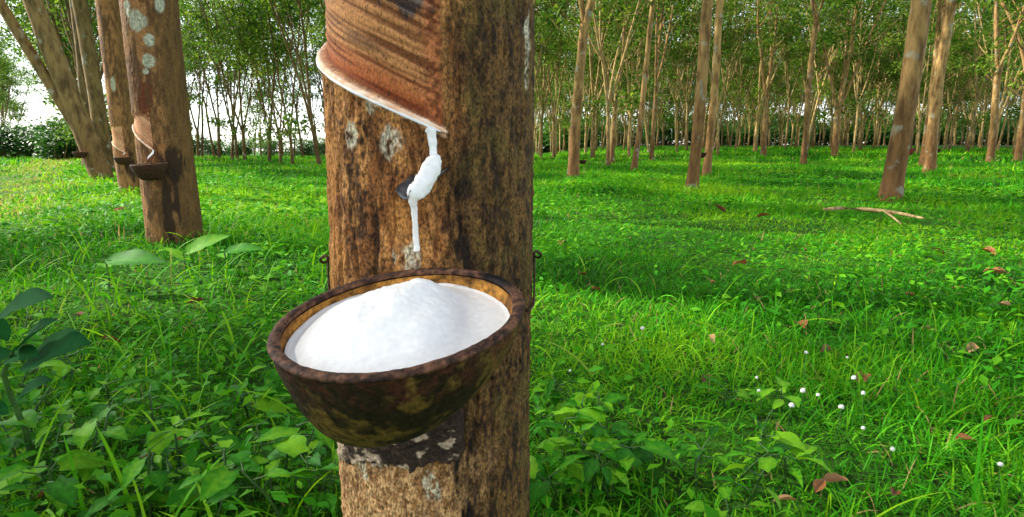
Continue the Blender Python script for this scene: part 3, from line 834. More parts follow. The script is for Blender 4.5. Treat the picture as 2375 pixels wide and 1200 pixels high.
# wire tied round the big trunk, with a twisted eye on each side
def build_wire():
    a = Acc()
    ang = np.linspace(60, 300, 120)
    P = np.array([SURF(p, 0.323 - 0.045 * (1 - float(sstep(72, 88, min(p, 360 - p)))), 0.0035) for p in ang])
    tube(a, P, np.full(120, 0.0011), 8, cap=True)
    for sgn in (-1, 1):
        c = SURF(84 * sgn, 0.323, 0.0055)
        out = c - np.array([MX, MY, 0.323]); out /= np.linalg.norm(out)
        tt = np.linspace(0, 2.6 * math.pi, 44)
        P = np.array([c + out * (0.0026 * math.cos(q) + 0.0002 * q) + np.array([0, 0, 0.0028 * math.sin(q)]) + np.array([out[1], -out[0], 0]) * (0.0016 * q - 0.005) * sgn for q in tt])
        tube(a, P, np.full(len(tt), 0.0012), 8, cap=True)
    # cradle under the cup rim
    th = np.linspace(0, 2 * math.pi, 100)
    rm = np.array(CUP_ROT)
    P = np.array([CUP_LOC + rm @ np.array([(CUP_R * 0.985 + 0.0022) * math.cos(q) - 0.0016, (CUP_R * 0.985 + 0.0022) * math.sin(q), -0.0150]) for q in th])
    back = P[:, 1] > CUP_LOC[1] + CUP_R * 0.45
    P = P[back]
    tube(a, P, np.full(len(P), 0.0011), 8, cap=True)
    return a.mesh('wire_hanger', [M_wire], smooth=True)
tag(link('wire_hanger', build_wire()), 'dark rusty wire tied round the big trunk holding the cup', 'wire')

# --- the other tapped trees of the near row
def paint_side(seed, shade_right, patches, stain, red=None, ptop=0.66):
    def f(PH, Z, dz, inside, n):
        sx, sy = n['sx'], n['sy']
        m1 = fbm(sx * 18, sy * 18, Z * 6, seed, 4); m2 = fbm(sx * 90, sy * 90, Z * 30, seed + 1, 4); m3 = fbm(sx * 230, sy * 230, Z * 160, seed + 2, 2)
        a, b = srgb(156, 110, 66), srgb(92, 63, 36)
        C = lerp(b, a, sstep(0.40, 0.60, 0.5 * m2 + 0.5 * m1))
        C = lerp(C, lerp(srgb(58, 42, 20), srgb(112, 84, 42), m2), sstep(-12, 22, PH + (m1 - 0.5) * 40) * shade_right)  # right side painted darker, like the stem's side turned from the sun
        C = lerp(C, srgb(112, 86, 44), sstep(0.5, 0.7, m3) * 0.4)
        for p0, z0, wp, wz in patches:
            q = ell(PH, Z, p0, z0, wp, wz, (m2 - 0.5) * 0.8)
            C = lerp(C, lerp(srgb(150, 156, 132), srgb(196, 198, 176), sstep(0.4, 0.6, m3)), q * 0.8)
        if red:
            q = ell(PH, Z, *red, (m2 - 0.5) * 2.2)
            C = lerp(C, srgb(96, 40, 20), q * 0.85 * sstep(0.36, 0.52, m1 * 0.4 + m2 * 0.6))
        for p0, z0, wp, wz in stain:
            q = ell(PH, Z, p0, z0, wp, wz, (m2 - 0.5) * 1.4)
            C = lerp(C, srgb(40, 27, 16), q * 0.85)
        pan = lerp(srgb(176, 110, 72), srgb(226, 176, 132), sstep(-0.2, 0.2, n['sc']))
        C = lerp(C, pan, inside * 0.9)
        return np.clip(C, 0.004, 0.9), None
    return f

GN = 'tapped trees of the near row'
near = [
    # px, depth, r, phi_r, zc0, slope, ptop, lean, paint, fork, limbs, label
    (399, 2.25, 0.0920, -24, 0.425, 0.0012, 0.545, (-0.010, 0.0),
     paint_side(101, 0.85, [(-28, 0.855, 20, 0.035), (-8, 0.795, 12, 0.022), (-14, 0.725, 15, 0.024), (-22, 0.69, 7, 0.010), (20, 0.92, 10, 0.03), (-50, 0.90, 10, 0.03)],
                [(-8, 0.20, 11, 0.14), (12, 0.25, 6, 0.10), (10, 0.37, 26, 0.06)], red=(-32, 0.60, 22, 0.085)), 2.3, 3,
     'tapped tree with round grey lichen patches, second in the near row behind the big trunk'),
    (314, 4.65, 0.0980, -15, 0.41, 0.0010, 0.60, (-0.012, 0.0),
     paint_side(131, 0.7, [(-30, 0.9, 12, 0.05)], [(0, 0.30, 25, 0.10)]), 2.6, 3,
     'half-hidden tapped tree with a sunlit left edge, third in the near row'),
]
side_surf = []
TOPS = (1.3, 1.9)
for k, (px, t, r, phr, zc0, slope, ptop, lean, pf, fk, lb, lab) in enumerate(near):
    p = on_ground(px, t)
    EXPL.append(p[:2])
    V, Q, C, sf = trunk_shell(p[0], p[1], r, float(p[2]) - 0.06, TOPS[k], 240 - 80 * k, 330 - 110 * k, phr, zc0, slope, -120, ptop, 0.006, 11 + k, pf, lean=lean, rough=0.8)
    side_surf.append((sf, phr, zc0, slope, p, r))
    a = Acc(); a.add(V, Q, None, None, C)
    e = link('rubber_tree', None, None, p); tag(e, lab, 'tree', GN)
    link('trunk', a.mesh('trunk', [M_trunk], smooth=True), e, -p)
    me = tree_meshes(60 + k, r=r * 0.985, fork=fk, height=10.5, lean=(0, 0), limbs=lb, leaves=4600, leaf=0.15, start=TOPS[k] - 0.01 - float(p[2]), sides=20, flare=0, low_leaves=False)
    q = np.array([lean[0] * TOPS[k], lean[1] * TOPS[k], 0])
    link('upper_trunk', me[0], e, q); link('crown', me[1], e, q)
    link('cut_lip', lip_strip(sf, phr, zc0, slope, -100, phr + 2, 0.001, 0.0035, 15 + k, n=60).mesh('cut_lip', [M_lip], smooth=True), e, -p)

# leaning twin-stemmed tree and the upright ones behind it
def stem_extra(p0, d, ln, r0, r1, seed):
    def f(acc):
        rs = np.random.RandomState(seed)
        P, Rr = grow(rs, p0, d, ln, r0, r1, 16, up=0.05, wob=0.015)
        tube(acc, P, Rr, 12)
    return f
p3 = on_ground(246, 6.5); EXPL.append(p3[:2])
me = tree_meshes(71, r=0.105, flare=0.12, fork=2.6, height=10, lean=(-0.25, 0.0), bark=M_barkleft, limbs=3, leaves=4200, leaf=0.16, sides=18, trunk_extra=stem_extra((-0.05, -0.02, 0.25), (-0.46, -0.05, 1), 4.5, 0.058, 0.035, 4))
place_tree(me, p3, 'thick tree leaning far left over the grass track, with a second slimmer stem', GN)
for px, t, r, lean, seed, lab in ((258, 8.6, 0.105, (-0.045, 0), 72, 'upright grey-brown stem just behind the leaning twin-stemmed tree'),
                                  (232, 11.0, 0.105, (-0.02, 0), 73, 'paler stem seen in the gap behind the leaning twin-stemmed tree')):
    p = on_ground(px, t); EXPL.append(p[:2])
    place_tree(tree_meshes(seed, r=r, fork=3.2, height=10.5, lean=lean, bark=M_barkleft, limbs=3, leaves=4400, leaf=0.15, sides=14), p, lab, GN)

# small cups on the other tapped trees
def small_cup(p, Rr, label, clay, tilt=(0, 0), group='small cups on other trees'):
    e = link('latex_cup', None, None, p); e.rotation_euler = (tilt[0], tilt[1], 0)
    tag(e, label, 'cup', group)
    ao, ai, ar = cup_parts(Rr, 80, nphi=36, depth=Rr * 0.95, skew=(0, 0), thick=Rr * 0.1, blotch=False, clay=clay)
    link('bowl_shell', ao.mesh('bowl_shell', [M_cup], smooth=True), e)
    link('bowl_lining', ai.mesh('bowl_lining', [M_cup], smooth=True), e)
    link('rim', ar.mesh('rim', [M_cup], smooth=True), e)
    return e
dk, rd = srgb(62, 40, 26), srgb(132, 62, 40)
sf, phr, zc0, slope, p, r = side_surf[0]
small_cup(sf(-22, 0.374, 0.052), 0.057, 'dark brown cup on the lichen-spotted tapped tree', dk, (0.05, -0.05))
a = Acc(); P = np.array([sf(phr + 1, zc0 - 0.002, 0.004), sf(phr + 0, 0.412, 0.006), sf(phr - 6, 0.400, 0.012), sf(phr - 9, 0.392, 0.014)])
tube(a, P, np.array([0.003, 0.0035, 0.003, 0.002]), 8, cap=True)
tag(link('latex_run', a.mesh('latex_run', [M_latex], smooth=True)), 'short white latex trickle on the lichen-spotted tapped tree', 'latex')
sf, phr, zc0, slope, p, r = side_surf[1]
small_cup(sf(-18, 0.372, 0.052), 0.055, 'black-looking cup on the third tree of the near row', dk)
a = Acc(); P = np.array([sf(phr + 1, zc0 - 0.002, 0.004), sf(phr - 2, 0.402, 0.006), sf(phr - 6, 0.392, 0.012)])
tube(a, P, np.array([0.003, 0.004, 0.003]), 8, cap=True)
tag(link('latex_run', a.mesh('latex_run', [M_latex], smooth=True)), 'faint latex trickle on the third tree of the near row', 'latex')
small_cup(p3 + np.array([-0.10, -0.16, 0.30]), 0.064, 'dark cup at the foot of the leaning twin-stemmed tree', dk)
def cup_at(px, py, t, Rr, lab, clay): return small_cup(at(px, py, t), Rr, lab, clay)
c = cup_at(2106, 345, 5.25, 0.060, 'red-brown cup behind the stout smooth tan trunk', rd)
a = Acc(); th = np.linspace(0, 2 * math.pi, 28, endpoint=False)
V = [(0, 0, 0.004)] + [(0.055 * math.cos(q), 0.055 * math.sin(q), -0.001) for q in th]
a.add(V, None, [(0, 1 + i, 1 + (i + 1) % 28) for i in range(28)])
lp = link('latex_pool', a.mesh('latex_pool', [M_latex], smooth=True)); lp.location = c.location
tag(lp, 'white latex brimming in the red-brown cup behind the stout tan trunk', 'latex')
cup_at(2173, 346, 11.4, 0.075, 'small dark cup on the reddish trunk', dk)
cup_at(1627, 355, 6.35, 0.056, 'dark cup beside the slender leaning brown trunk', dk)
cup_at(1352, 372, 8.88, 0.060, 'dark cup low on the three-limbed tree', dk)

# ------------------------------------------------------------------ the rest of the plantation
rnd = random.Random(12)
VAR, VARL = [], []
for k in range(12):
    rr_ = random.Random(300 + k)
    dense = k < 8
    (VAR if dense else VARL).append(tree_meshes(300 + k, r=rr_.uniform(0.055, 0.095), fork=rr_.uniform(1.0, 2.6), height=rr_.uniform(8, 11.5), lean=(rr_.uniform(-0.12, 0.12), rr_.uniform(-0.08, 0.08)),
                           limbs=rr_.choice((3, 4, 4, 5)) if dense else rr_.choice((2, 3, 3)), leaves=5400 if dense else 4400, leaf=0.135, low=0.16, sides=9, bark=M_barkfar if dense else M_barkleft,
                           sec=(14, 46, 1.2, 3.2), sec_r=0.62))
n_auto = 0
EXA = [np.array(e) for e in EXPL] + [np.array([MX, MY])]
for k in range(-2, 16):
    o_ = 0.27 + 5.3 * k
    for s in np.arange(-40, 110, 2.2):
        x, y = ROWN * o_ + ROWD * (s + rnd.uniform(-0.5, 0.5)) + np.array([rnd.uniform(-0.35, 0.35), rnd.uniform(-0.35, 0.35)])
        if y < 3: continue
        u = x / y
        if abs(u) > 0.98 and not (abs(x) - 0.86 * y < 3.0): continue
        if min(np.hypot(*(e - (x, y))) for e in EXA) < 1.7: continue
        d = math.hypot(x, y)
        if u < -0.06:                                  # thin backlit rows left of the big trunk
            if k == 0:
                if y < 12 or y > 34: continue
            elif k == 1:
                if y < 9.5 or y > 42: continue
            elif k == 2:
                if y > 46: continue
            elif k == -1:
                if y < 40 or y > 60: continue
            else: continue
        else:
            if k <= 0: continue
            if k == 1 and y < 10.5: continue
            if k == 2 and y < 15: continue
            if k >= 3 and y < 20: continue
            if y > 74 or d > 88: continue
        left = u < -0.06
        v = rnd.choice(VARL if left else VAR)
        px_ = 1187.5 + u * FPX
        deep = 'front edge' if y < 27 else 'middle' if y < 44 else 'far back'
        if left and u < -0.7: lab, grp = 'small tree %s beyond the grass track at the left border' % ('nearer' if y < 48 else 'far'), 'trees beyond the grass track'
        elif left and px_ < 470: lab, grp = 'dark tree mostly hidden behind the trunks of the near row', 'trees behind the near row'
        elif left:
            lab = 'thin backlit tree %s, in the %s beside %s' % ('close by' if y < 20 else 'farther off', 'first line' if k == 1 else 'second line', 'the lichen-spotted trunk' if px_ < 610 else "the big trunk's left edge")
            grp = 'backlit row on the left'
        else:
            where = ('behind the big trunk' if px_ < 1240 else 'left of the three-limbed tree' if px_ < 1325 else 'left of the thin pale tree' if px_ < 1465 else
                     'left of the slender leaning trunk' if px_ < 1610 else 'left of the greyish straight tree' if px_ < 1855 else
                     'left of the stout tan trunk' if px_ < 2090 else 'right of the stout tan trunk')
            lab, grp = 'rubber tree at the %s of the stand, seen %s' % (deep, where), 'crowded stand on the right'
        place_tree(v, (x, y, float(terrain(x, y)) - 0.03), lab, grp, rotz=rnd.uniform(0, 6.28), scale=rnd.uniform(0.85, 1.15))
        n_auto += 1
print('auto trees', n_auto)

SHADE = tree_meshes(390, r=0.1, fork=2.2, height=11, limbs=5, leaves=6000, leaf=0.15, low=0.1, sides=8, sec=(30, 65, 1.4, 3.2))
# unseen next row across the track, added so its crowns dapple trunks and lawn
for i, s in enumerate((2.6, 4.9, 7.2)):
    x, y = ROWN * -5.1 + ROWD * s + np.array([rnd.uniform(-0.3, 0.3), rnd.uniform(-0.3, 0.3)])
    if x / max(y, 0.1) > -0.95 and y > 0: continue
    place_tree(SHADE, (x, y, float(terrain(x, y)) - 0.03), 'unseen rubber tree added for shade across the grass track, outside the picture on the left', 'row across the track', rotz=rnd.uniform(0, 6.28), scale=rnd.uniform(0.95, 1.1))

# bushes beyond the track and behind the far rows
def bush_mesh(seed, w, h, n=3400, leaf=0.19):
    rs = np.random.RandomState(seed)
    cr, wd = Acc(), Acc()
    lobes = [(rs.uniform(-w, w) * 0.7, rs.uniform(-w, w) * 0.4, rs.uniform(0.12, 0.75) * h, rs.uniform(0.3, 0.5) * h) for _ in range(9)]
    pos = []
    for i in range(n):
        l = lobes[rs.randint(9)]
        d = rs.randn(3); d /= np.linalg.norm(d)
        pos.append(np.array(l[:3]) + d * l[3] * rs.uniform(0.6, 1.05) * np.array([1.3, 1.2, 0.9]))
    pos = np.array(pos); pos[:, 2] = np.abs(pos[:, 2])
    scatter(cr, QUAD_LEAF, pos, rs.rand(n) * 6.28, rs.uniform(-0.8, 0.5, n), rs.randn(n) * 0.6, leaf * rs.uniform(0.7, 1.3, n), np.clip(rs.rand(n) * 0.7 + 0.3 * pos[:, 2] / h * 0, 0, 1))
    for l in lobes:
        P, Rr = grow(rs, (l[0] * 0.3, l[1] * 0.3, -0.1), (l[0], l[1], l[2]), np.linalg.norm(l[:3]), 0.05, 0.01, 6, wob=0.05)
        tube(wd, P, Rr, 6)
    return wd.mesh('stems', [M_barkfar], smooth=True), cr.mesh('foliage', [M_bush], attr=True)
BM = [bush_mesh(500 + i, 2.0, 1.9) for i in range(3)]
bush_spots = [(20, 31, 1.0, 'shaded bush at the left border beyond the grass track'), (95, 33, 1.1, 'bush behind the small tree beyond the grass track'),
              (150, 29, 1.0, 'bright green bush beyond the track, middle of the far thicket'), (200, 32, 1.15, 'sunlit bush right beside the leaning twin-stemmed tree'),
              (262, 38, 1.1, None), (330, 42, 1.0, None), (470, 50, 0.9, None), (520, 52, 0.8, None), (575, 55, 0.9, None), (640, 53, 0.8, None), (700, 56, 0.9, None), (760, 58, 0.9, None)]
bush_spots += [(px, 78 + (px * 7 % 11), 1.7 + (px * 13 % 10) * 0.12, '') for px in range(1250, 2480, 46)]
for i, (px, t, s, lab) in enumerate(bush_spots):
    p = on_ground(px, t)
    e = link('bush', None, None, p); e.scale = (s * 1.2, s, s); e.rotation_euler = (0, 0, i * 1.3)
    if lab == '': tag(e, 'dark thicket bush closing off the back of the crowded stand', 'bush', 'thicket behind the crowded stand')
    else: tag(e, lab or 'low pale green bush far behind the backlit row', 'bush', 'bushes beyond the track' if lab else 'low bushes behind the backlit row')
    m = BM[i % 3]
    link('stems', m[0], e); link('foliage', m[1], e)

# ------------------------------------------------------------------ grass and ground cover
def blades(acc, rs, x, y, L, W, lean0, curl, tint, seg):
    n = len(x)
    az = rs.rand(n) * 6.283
    dirx, diry = np.cos(az), np.sin(az)
    z0 = terrain(x, y) - 0.006
    P = [np.stack([x, y, z0], 1)]
    th = lean0.copy()
    for i in range(seg):
        th = lean0 + curl * (i + 0.5) / seg
        st = L / seg
        P.append(P[-1] + np.stack([dirx * np.sin(th) * st, diry * np.sin(th) * st, np.cos(th) * st], 1))
    sd = np.stack([-diry, dirx, 0 * x], 1)
    tw = rs.randn(n) * 0.5
    sd = sd * np.cos(tw)[:, None] + np.stack([0 * x, 0 * x, np.sin(tw)], 1)
    rows = []
    for i in range(seg):
        w = W * (1.0 - 0.55 * (i / seg) ** 1.5) * 0.5
        rows += [P[i] - sd * w[:, None], P[i] + sd * w[:, None]]
    rows.append(P[-1])
    V = np.stack(rows, 1)
    m = V.shape[1]
    b = (np.arange(n) * m)[:, None]
    Q = [b + np.array([[2 * i, 2 * i + 1, 2 * i + 3, 2 * i + 2]]) for i in range(seg - 1)]
    T = b + np.array([[2 * seg - 2, 2 * seg - 1, 2 * seg]])
    acc.add(V.reshape(-1, 3), np.concatenate(Q) if Q else None, T, np.repeat(tint, m))

rs = np.random.RandomState(77)
def sector(n, r0, r1, half=R(52)):
    r = np.sqrt(rs.rand(n) * (r1 * r1 - r0 * r0) + r0 * r0); a = rs.uniform(-half, half, n)
    return r * np.sin(a), r * np.cos(a)
turf = Acc()
rings = [(0.30, 1.3, 23000, 0.038, 0.0027, 4), (1.3, 2.6, 11500, 0.038, 0.0036, 3), (2.6, 5.2, 4400, 0.043, 0.0056, 2), (5.2, 10, 1500, 0.066, 0.010, 2), (10, 20, 380, 0.09, 0.022, 1), (20, 48, 80, 0.13, 0.055, 1)]
for r0, r1, dens, L, W, seg in rings:
    n = int(dens * 0.5 * 2 * R(52) * (r1 * r1 - r0 * r0))
    x, y = sector(n, r0, r1)
    hn = fbm(x * 1.6, y * 1.6, 0 * x, 41, 3); cn = fbm(x * 0.8, y * 1.0, 0 * x, 43, 4); pn = fbm(x * 4, y * 4, 0 * x, 45, 2)
    keep = rs.rand(n) < 0.5 + 1.1 * pn
    # keep the big trunk's footprint clear
    keep &= np.hypot(x - MX, y - MY) > MR + 0.004
    x, y, hn, cn, pn = x[keep], y[keep], hn[keep], cn[keep], pn[keep]
    n = len(x)
    Ls = L * (0.50 + 1.05 * sstep(0.28, 0.72, hn)) * rs.uniform(0.5, 1.5, n)
    tint = np.clip(0.40 + 1.9 * (cn - 0.5) + 0.5 * (rs.rand(n) - 0.4) + 0.3 * (pn - 0.5), 0, 0.89)  # natural colour patches, contrast raised to imitate sun dapples on the lawn
    tint = np.where(rs.rand(n) < 0.025, 1.0, tint)
    nn_ = x * 0.815 + y * 0.579                         # worn, yellowed strip along the track edge
    strip = np.exp(-((nn_ + 0.75) / 0.6) ** 2) * sstep(2.2, 3.5, y) * (x < 0)
    tint = np.where(rs.rand(n) < 0.95 * strip, rs.uniform(0.86, 0.98, n), tint); Ls = Ls * (1 - 0.5 * strip)
    blades(turf, rs, x, y, Ls, W * rs.uniform(0.6, 1.3, n), rs.uniform(0.0, 0.95, n), rs.uniform(0.2, 1.9, n), tint, seg)
# long arching blades among the weeds close to the camera
n = 350
x, y = sector(n, 0.55, 2.2)
blades(turf, rs, x, y, rs.uniform(0.07, 0.15, n), rs.uniform(0.0025, 0.005, n), rs.uniform(0.1, 0.6, n), rs.uniform(0.7, 1.7, n), rs.uniform(0.4, 0.95, n), 6)
n = 1500
x, y = sector(n, 0.6, 2.6); k = x < -0.1 * y - 0.1; x, y = x[k], y[k]; n = len(x)
blades(turf, rs, x, y, rs.uniform(0.07, 0.17, n), rs.uniform(0.003, 0.0055, n), rs.uniform(0.2, 0.8, n), rs.uniform(0.5, 1.4, n), rs.uniform(0.35, 0.88, n), 6)
tag(link('grass', turf.mesh('grass', [M_grass], attr=True)), 'short lush green grass covering the plantation floor', 'grass', kind='stuff')

cover = Acc()
for r0, r1, dens, sz in ((0.35, 1.4, 3200, 0.021), (1.4, 3.2, 1900, 0.024), (3.2, 7, 620, 0.036), (7, 16, 130, 0.062)):
    n = int(dens * R(52) * (r1 * r1 - r0 * r0))
    x, y = sector(n, r0, r1)
    pn = fbm(x * 1.1, y * 1.1, 0 * x, 47, 3)
    w = pn + np.where(x < -0.05 * y, 0.17, 0.16)
    k = w > rs.uniform(0.45, 0.75, n)
    k &= np.hypot(x - MX, y - MY) > MR + 0.02
    k &= ~((np.abs(x * 0.815 + y * 0.579 + 0.75) < 0.6) & (y > 2.6) & (x < 0) & (rs.rand(n) < 0.85))
    x, y = x[k], y[k]; n = len(x)
    z = terrain(x, y) + rs.uniform(0.012, 0.062, n)
    scatter(cover, LEAF6, np.stack([x, y, z], 1), rs.rand(n) * 6.283, rs.uniform(-0.5, 0.6, n), rs.randn(n) * 0.4, sz * rs.uniform(0.6, 1.5, n), np.clip(0.2 + 0.65 * rs.rand(n), 0, 1))
tag(link('ground_cover', cover.mesh('ground_cover', [M_cover], smooth=True, attr=True)), 'low leafy ground cover mixed into the grass', 'ground cover', kind='stuff')

# ------------------------------------------------------------------ broad-leaved weeds, each its own plant
LEAFM = []
for i in range(4):
    a = Acc(); Vt, Qt = leaf_template(8, (0.46, 0.62, 0.34, 0.76)[i], 0.08, 0.22 + 0.10 * i, 0.022, heart=0.9 if i % 2 else 0.3, seed=i)
    a.add(Vt, Qt, None, 0.30 + 0.10 * i + np.tile([0, 0.28, 0], 8))
    LEAFM.append(a.mesh('leaf', [M_weed], smooth=True, attr=True))
a = Acc(); Vt, Qt = leaf_template(9, 0.50, 0.08, 0.10, 0.015, seed=9); a.add(Vt, Qt, None, 0.35 + np.tile([0, 0.25, 0], 9)); DARKM = a.mesh('leaf', [M_darkleaf], smooth=True, attr=True)

def weed(x, y, rs, label, group, nleaf=5, h=0.09, size=0.055, mesh=None, cat='weed', name='broadleaf_weed'):
    z = float(terrain(x, y))
    e = link(name, None, None, (x, y, z)); tag(e, label, cat, group)
    st = Acc()
    tip = np.array([rs.randn() * 0.02, rs.randn() * 0.02, h])
    P = np.array([[0, 0, -0.01], tip * 0.5 + np.array([rs.randn() * 0.006, 0, 0]), tip])
    tube(st, P, np.array([0.0022, 0.0018, 0.0012]), 5)
    yaw = rs.rand() * 6.28
    for k in range(nleaf):
        f = 0.45 + 0.55 * (k + 1) / nleaf
        b = tip * f
        yaw += 2.4 + rs.randn() * 0.3
        d = np.array([-math.sin(yaw), math.cos(yaw), 0.35])
        q = b + d * 0.018
        tube(st, np.array([b, q]), np.array([0.001, 0.0008]), 4)
        s = size * rs.uniform(0.7, 1.3)
        lo = link('leaf', mesh or LEAFM[rs.randint(4)], e, q)
        lo.rotation_euler = (rs.uniform(-0.25, 0.45), rs.randn() * 0.25, yaw)
        lo.scale = (s, s, s)
    link('stem', st.mesh('stem', [M_stem], smooth=True), e)
    return e
rw = np.random.RandomState(5)
LW = 'low broad-leaved green weed in the thick growth left of the big trunk'
RW = 'low broad-leaved green weed at the foot of the big trunk on its right side'
for i in range(58):
    px, py = rw.uniform(-40, 770), rw.uniform(800, 1230)
    if py < 900 and rw.rand() < 0.55: continue
    p = ground_hit(px, py)
    LW = 'low broad-leaved weed %s, %s' % ('beside the dark sapling' if px < 230 else 'midway from sapling to big trunk' if px < 500 else 'close left of the big trunk', 'along the lower border' if py > 1080 else 'a little farther back' if py > 930 else 'farthest back of its kind')
    weed(p[0], p[1], rw, LW, 'broad-leaved weeds on the left', rw.randint(4, 7), rw.uniform(0.03, 0.085), rw.uniform(0.020, 0.044))
for i in range(26):
    px, py = rw.uniform(1270, 1900) if i % 3 else rw.uniform(1270, 1480), rw.uniform(930, 1230)
    p = ground_hit(px, py)
    RW = 'low broad-leaved weed %s the big trunk, %s' % ('at the right foot of' if px < 1480 else 'some way right of', 'along the lower border' if py > 1080 else 'a little farther back')
    weed(p[0], p[1], rw, RW, 'broad-leaved weeds on the right', rw.randint(4, 7), rw.uniform(0.03, 0.07), rw.uniform(0.022, 0.038))

# dark sapling at the left border
def sapling():
    e = link('sapling', None, None, at(70, 1075, 0.80)); base = np.array(e.location)
    tag(e, 'dark-leaved sapling on a thin stem at the left border', 'sapling')
    st = Acc()
    pts = [at(78, 1090, 0.80), at(60, 1000, 0.78), at(25, 920, 0.76), at(8, 868, 0.75), at(30, 815, 0.74)]
    tube(st, np.array(pts) - base, np.array([0.004, 0.0036, 0.0032, 0.003, 0.002]), 8)
    link('stem', st.mesh('stem', [M_stem], smooth=True), e)
    for (x0, y0), (x1, y1), w in (((40, 812), (128, 752), 1), ((62, 838), (208, 808), 1.15), ((30, 815), (-70, 860), 1), ((20, 790), (-60, 720), 1.0), ((-6, 735), (122, 700), 1.0), ((20, 830), (90, 835), 0.9), ((30, 940), (120, 890), 0.9), ((20, 960), (-60, 930), 1)):
        a0, a1 = at(x0, y0, 0.745), at(x1, y1, 0.72)
        d = a1 - a0; ln = np.linalg.norm(d)
        lo = link('leaf', DARKM, e, a0 - base)
        yaw = math.atan2(-d[0], d[1]); pitch = math.asin(d[2] / ln)
        lo.rotation_euler = Matrix.Rotation(yaw, 3, 'Z').to_4x4().to_euler()
        lo.rotation_euler = (Matrix.Rotation(yaw, 3, 'Z') @ Matrix.Rotation(pitch + 0.12, 3, 'X') @ Matrix.Rotation(0.55 * math.copysign(1, d[0]), 3, 'Y')).to_euler()
        lo.scale = (ln * w * 1.15, ln, ln)
sapling()

# single large leaves near the lichen-spotted tree
a = Acc(); Vt, Qt = leaf_template(9, 0.42, 0.07, 0.18, 0.02, seed=14); a.add(Vt, Qt, None, 0.62 + np.tile([0, 0.2, 0], 9)); PALEM = a.mesh('leaf', [M_weed], smooth=True, attr=True)
def big_leaf(px, py, t, size, yaw, tilt, label, mesh):
    p = at(px, py, t); z = float(terrain(p[0], p[1]))
    e = link('large_leaf_plant', None, None, (p[0], p[1], z)); tag(e, label, 'plant')
    st = Acc(); tube(st, np.array([[0, 0, -0.01], [0.004, 0, (p[2] - z) * 0.6], [0, 0, p[2] - z]]), np.array([0.003, 0.0025, 0.002]), 6)
    link('stem', st.mesh('stem', [M_stem], smooth=True), e)
    for k, (dy, s) in enumerate(((0, 1.0), (2.2, 0.6))):
        lo = link('leaf', mesh, e, (0, 0, p[2] - z - 0.02 * k)); lo.rotation_euler = (tilt, 0.55 if k == 0 else 0.0, yaw + dy); lo.scale = (size * s,) * 3
big_leaf(245, 606, 1.60, 0.165, R(-92), 0.10, 'large pale green leaf held flat before the lichen-spotted tree', PALEM)
big_leaf(520, 585, 1.75, 0.115, R(-85), 0.20, 'broad soft green leaf right of the foot of the lichen-spotted tree', PALEM)
big_leaf(425, 590, 1.85, 0.150, R(-55), 0.55, 'long pale pointed leaf rising at the foot of the lichen-spotted tree', PALEM)

# ------------------------------------------------------------------ fallen leaves, flowers, branch
DRY = []
for i in range(4):
    a = Acc(); Vt, Qt = leaf_template(8, 0.42 + 0.05 * i, 0.22, -0.25 + 0.2 * i, 0.03, seed=20 + i); a.add(Vt, Qt, None, 0.25 + 0.18 * i)
    DRY.append(a.mesh('fallen_leaf', [M_dry], smooth=True, attr=True))
fallen = [(1372, 670), (1640, 779), (1647, 872), (1865, 762), (2135, 762), (2005, 867), (1932, 814), (1730, 614), (1650, 657), (1750, 691), (2130, 690), (2242, 675), (2280, 630), (2315, 706),
          (2270, 805), (2215, 1020), (2280, 980), (1890, 1142), (1845, 1162), (1907, 1115), (1300, 1137), (1872, 582), (1300, 570), (1755, 505), (1685, 495), (2190, 592), (2210, 560), (2275, 577),
          (2220, 410), (280, 795), (219, 760), (432, 704), (173, 728), (213, 1067), (333, 1072), (421, 1016), (85, 1160), (268, 492), (1355, 640), (2070, 1150)]
rf = np.random.RandomState(8)
for i, (px, py) in enumerate(fallen):
    p = ground_hit(px, py, 0.022)
    d = np.linalg.norm(p - [0, 0, CAM_Z])
    big = (px, py) in ((1647, 872), (2215, 1020), (2005, 867), (1865, 762), (2135, 762))
    o = link('fallen_leaf', DRY[rf.randint(4)], None, p)
    s = (0.026 if d < 1.2 else 0.045 if d < 2.4 else 0.07 if d < 4 else 0.09) * rf.uniform(0.75, 1.2) * (1.25 if big else 1)
    o.scale = (s, s, s)
    o.rotation_euler = (rf.uniform(-0.3, 0.5), rf.uniform(-0.4, 0.4), rf.rand() * 6.28)
    wl = 'level with the fallen branch or beyond' if py < 520 else 'in the mid lawn' if py < 720 else 'among the tiny white flowers' if 720 <= py < 960 and px < 2060 else 'at the right border' if px > 2060 else 'near the lower border'
    if px < 760: tag(o, 'dry brown fallen leaf left of the big trunk, %s' % ('near the lower border' if py > 1000 else 'halfway back'), 'leaf', 'fallen leaves on the left')
    elif (px, py) == (1647, 872): tag(o, 'large curled red-brown fallen leaf on the open grass, nearest to the big trunk', 'leaf', 'fallen leaves on the right')
    elif (px, py) == (2215, 1020): tag(o, 'pale pinkish fallen leaf in the lower right grass, largest there', 'leaf', 'fallen leaves on the right')
    else: tag(o, 'dry fallen leaf right of the big trunk, %s' % wl, 'leaf', 'fallen leaves on the right')

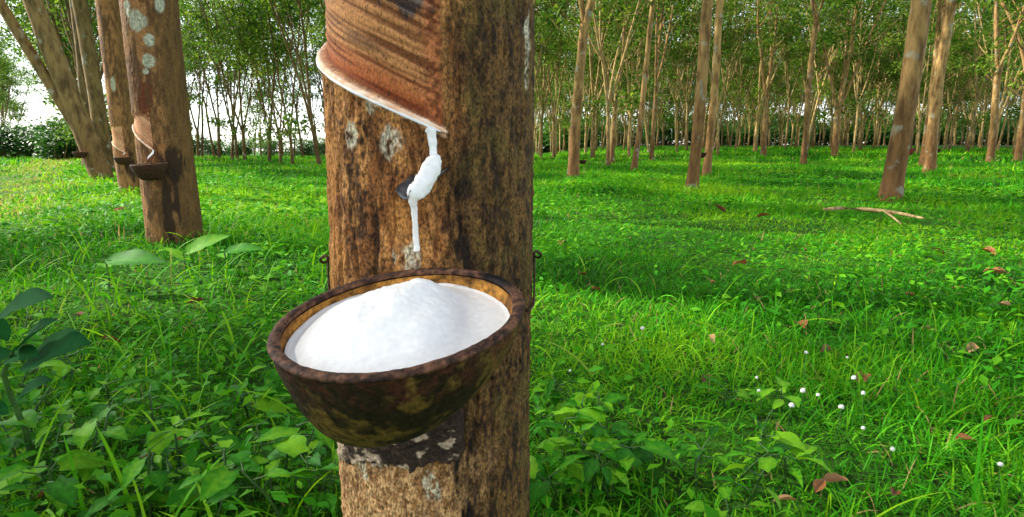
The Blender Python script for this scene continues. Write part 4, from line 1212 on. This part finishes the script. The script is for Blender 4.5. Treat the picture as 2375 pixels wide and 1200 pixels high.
def flower_meshes():
    hd, st = Acc(), Acc()
    for i in range(46):                                # a small globe of petals
        g = math.pi * (3 - math.sqrt(5)) * i; zz = 1 - 1.6 * i / 45
        rr = math.sqrt(max(0, 1 - zz * zz)); d = np.array([rr * math.cos(g), rr * math.sin(g), zz])
        t1 = np.cross(d, (0.3, 0.2, 0.9)); t1 /= np.linalg.norm(t1); t2 = np.cross(d, t1)
        b, e = d * 0.0030, d * 0.0062
        hd.add([b, b * 0.5 + e * 0.5 + t1 * 0.0022, e + t2 * 0.0005, b * 0.5 + e * 0.5 - t1 * 0.0022], [(0, 1, 2, 3)])
    th = np.linspace(0, math.pi, 7)
    tube(hd, np.stack([0 * th, 0 * th, -0.0042 * np.cos(th)], 1), 0.0042 * np.sin(th) + 1e-5, 10)
    tube(st, np.array([[0, 0, -0.085], [0.004, 0.002, -0.04], [0, 0, 0]]), np.array([0.0009, 0.0008, 0.0007]), 5)
    return hd.mesh('flower_head', [M_petal]), st.mesh('stem', [M_stem], smooth=True)
FH, FS = flower_meshes()
flowers = [(1490, 761), (1397, 799), (1870, 818), (1965, 829), (1755, 876), (1760, 906), (1862, 906), (1897, 916), (1980, 876), (2002, 912), (1836, 940), (1951, 944), (2002, 993), (2070, 1042), (2320, 1077), (1322, 860)]
for i, (px, py) in enumerate(flowers):
    p = ground_hit(px, py, 0.085)
    e = link('white_flower', None, None, p)
    e.rotation_euler = (rf.uniform(-0.2, 0.2), rf.uniform(-0.2, 0.2), rf.rand() * 6.28)
    s = rf.uniform(0.38, 0.68); e.scale = (s, s, s * rf.uniform(0.7, 1.1))
    lone = {(2320, 1077): 'tiny white flower head by itself at the lower right, beyond the pale fallen leaf', (2070, 1042): 'tiny white flower head nearest the camera in the lower right grass'}
    tag(e, lone.get((px, py), 'tiny round white flower head on a thin stem in the grass on the right'), 'flower', 'tiny white flowers')
    link('flower_head', FH, e); link('stem', FS, e)

def fallen_branch():
    a = Acc(); b = Acc()
    pts = [ground_hit(x, y, 0.06) for x, y in ((1912, 486), (1950, 483), (2000, 486), (2055, 491), (2100, 498), (2142, 507))]
    tube(a, np.array(pts), np.array([0.008, 0.012, 0.014, 0.013, 0.010, 0.006]), 9, cap=True)
    pts2 = [ground_hit(x, y, h) for x, y, h in ((2050, 490, 0.06), (2068, 502, 0.055), (2090, 520, 0.05))]
    tube(b, np.array(pts2), np.array([0.008, 0.006, 0.004]), 7, cap=True)
    e = link('fallen_branch', a.mesh('fallen_branch', [M_deadwood], smooth=True))
    link('side_twig', b.mesh('side_twig', [M_deadwood], smooth=True), e)
    tag(e, 'bare pale fallen branch lying in the grass before the stout tan trunk', 'branch')
fallen_branch()
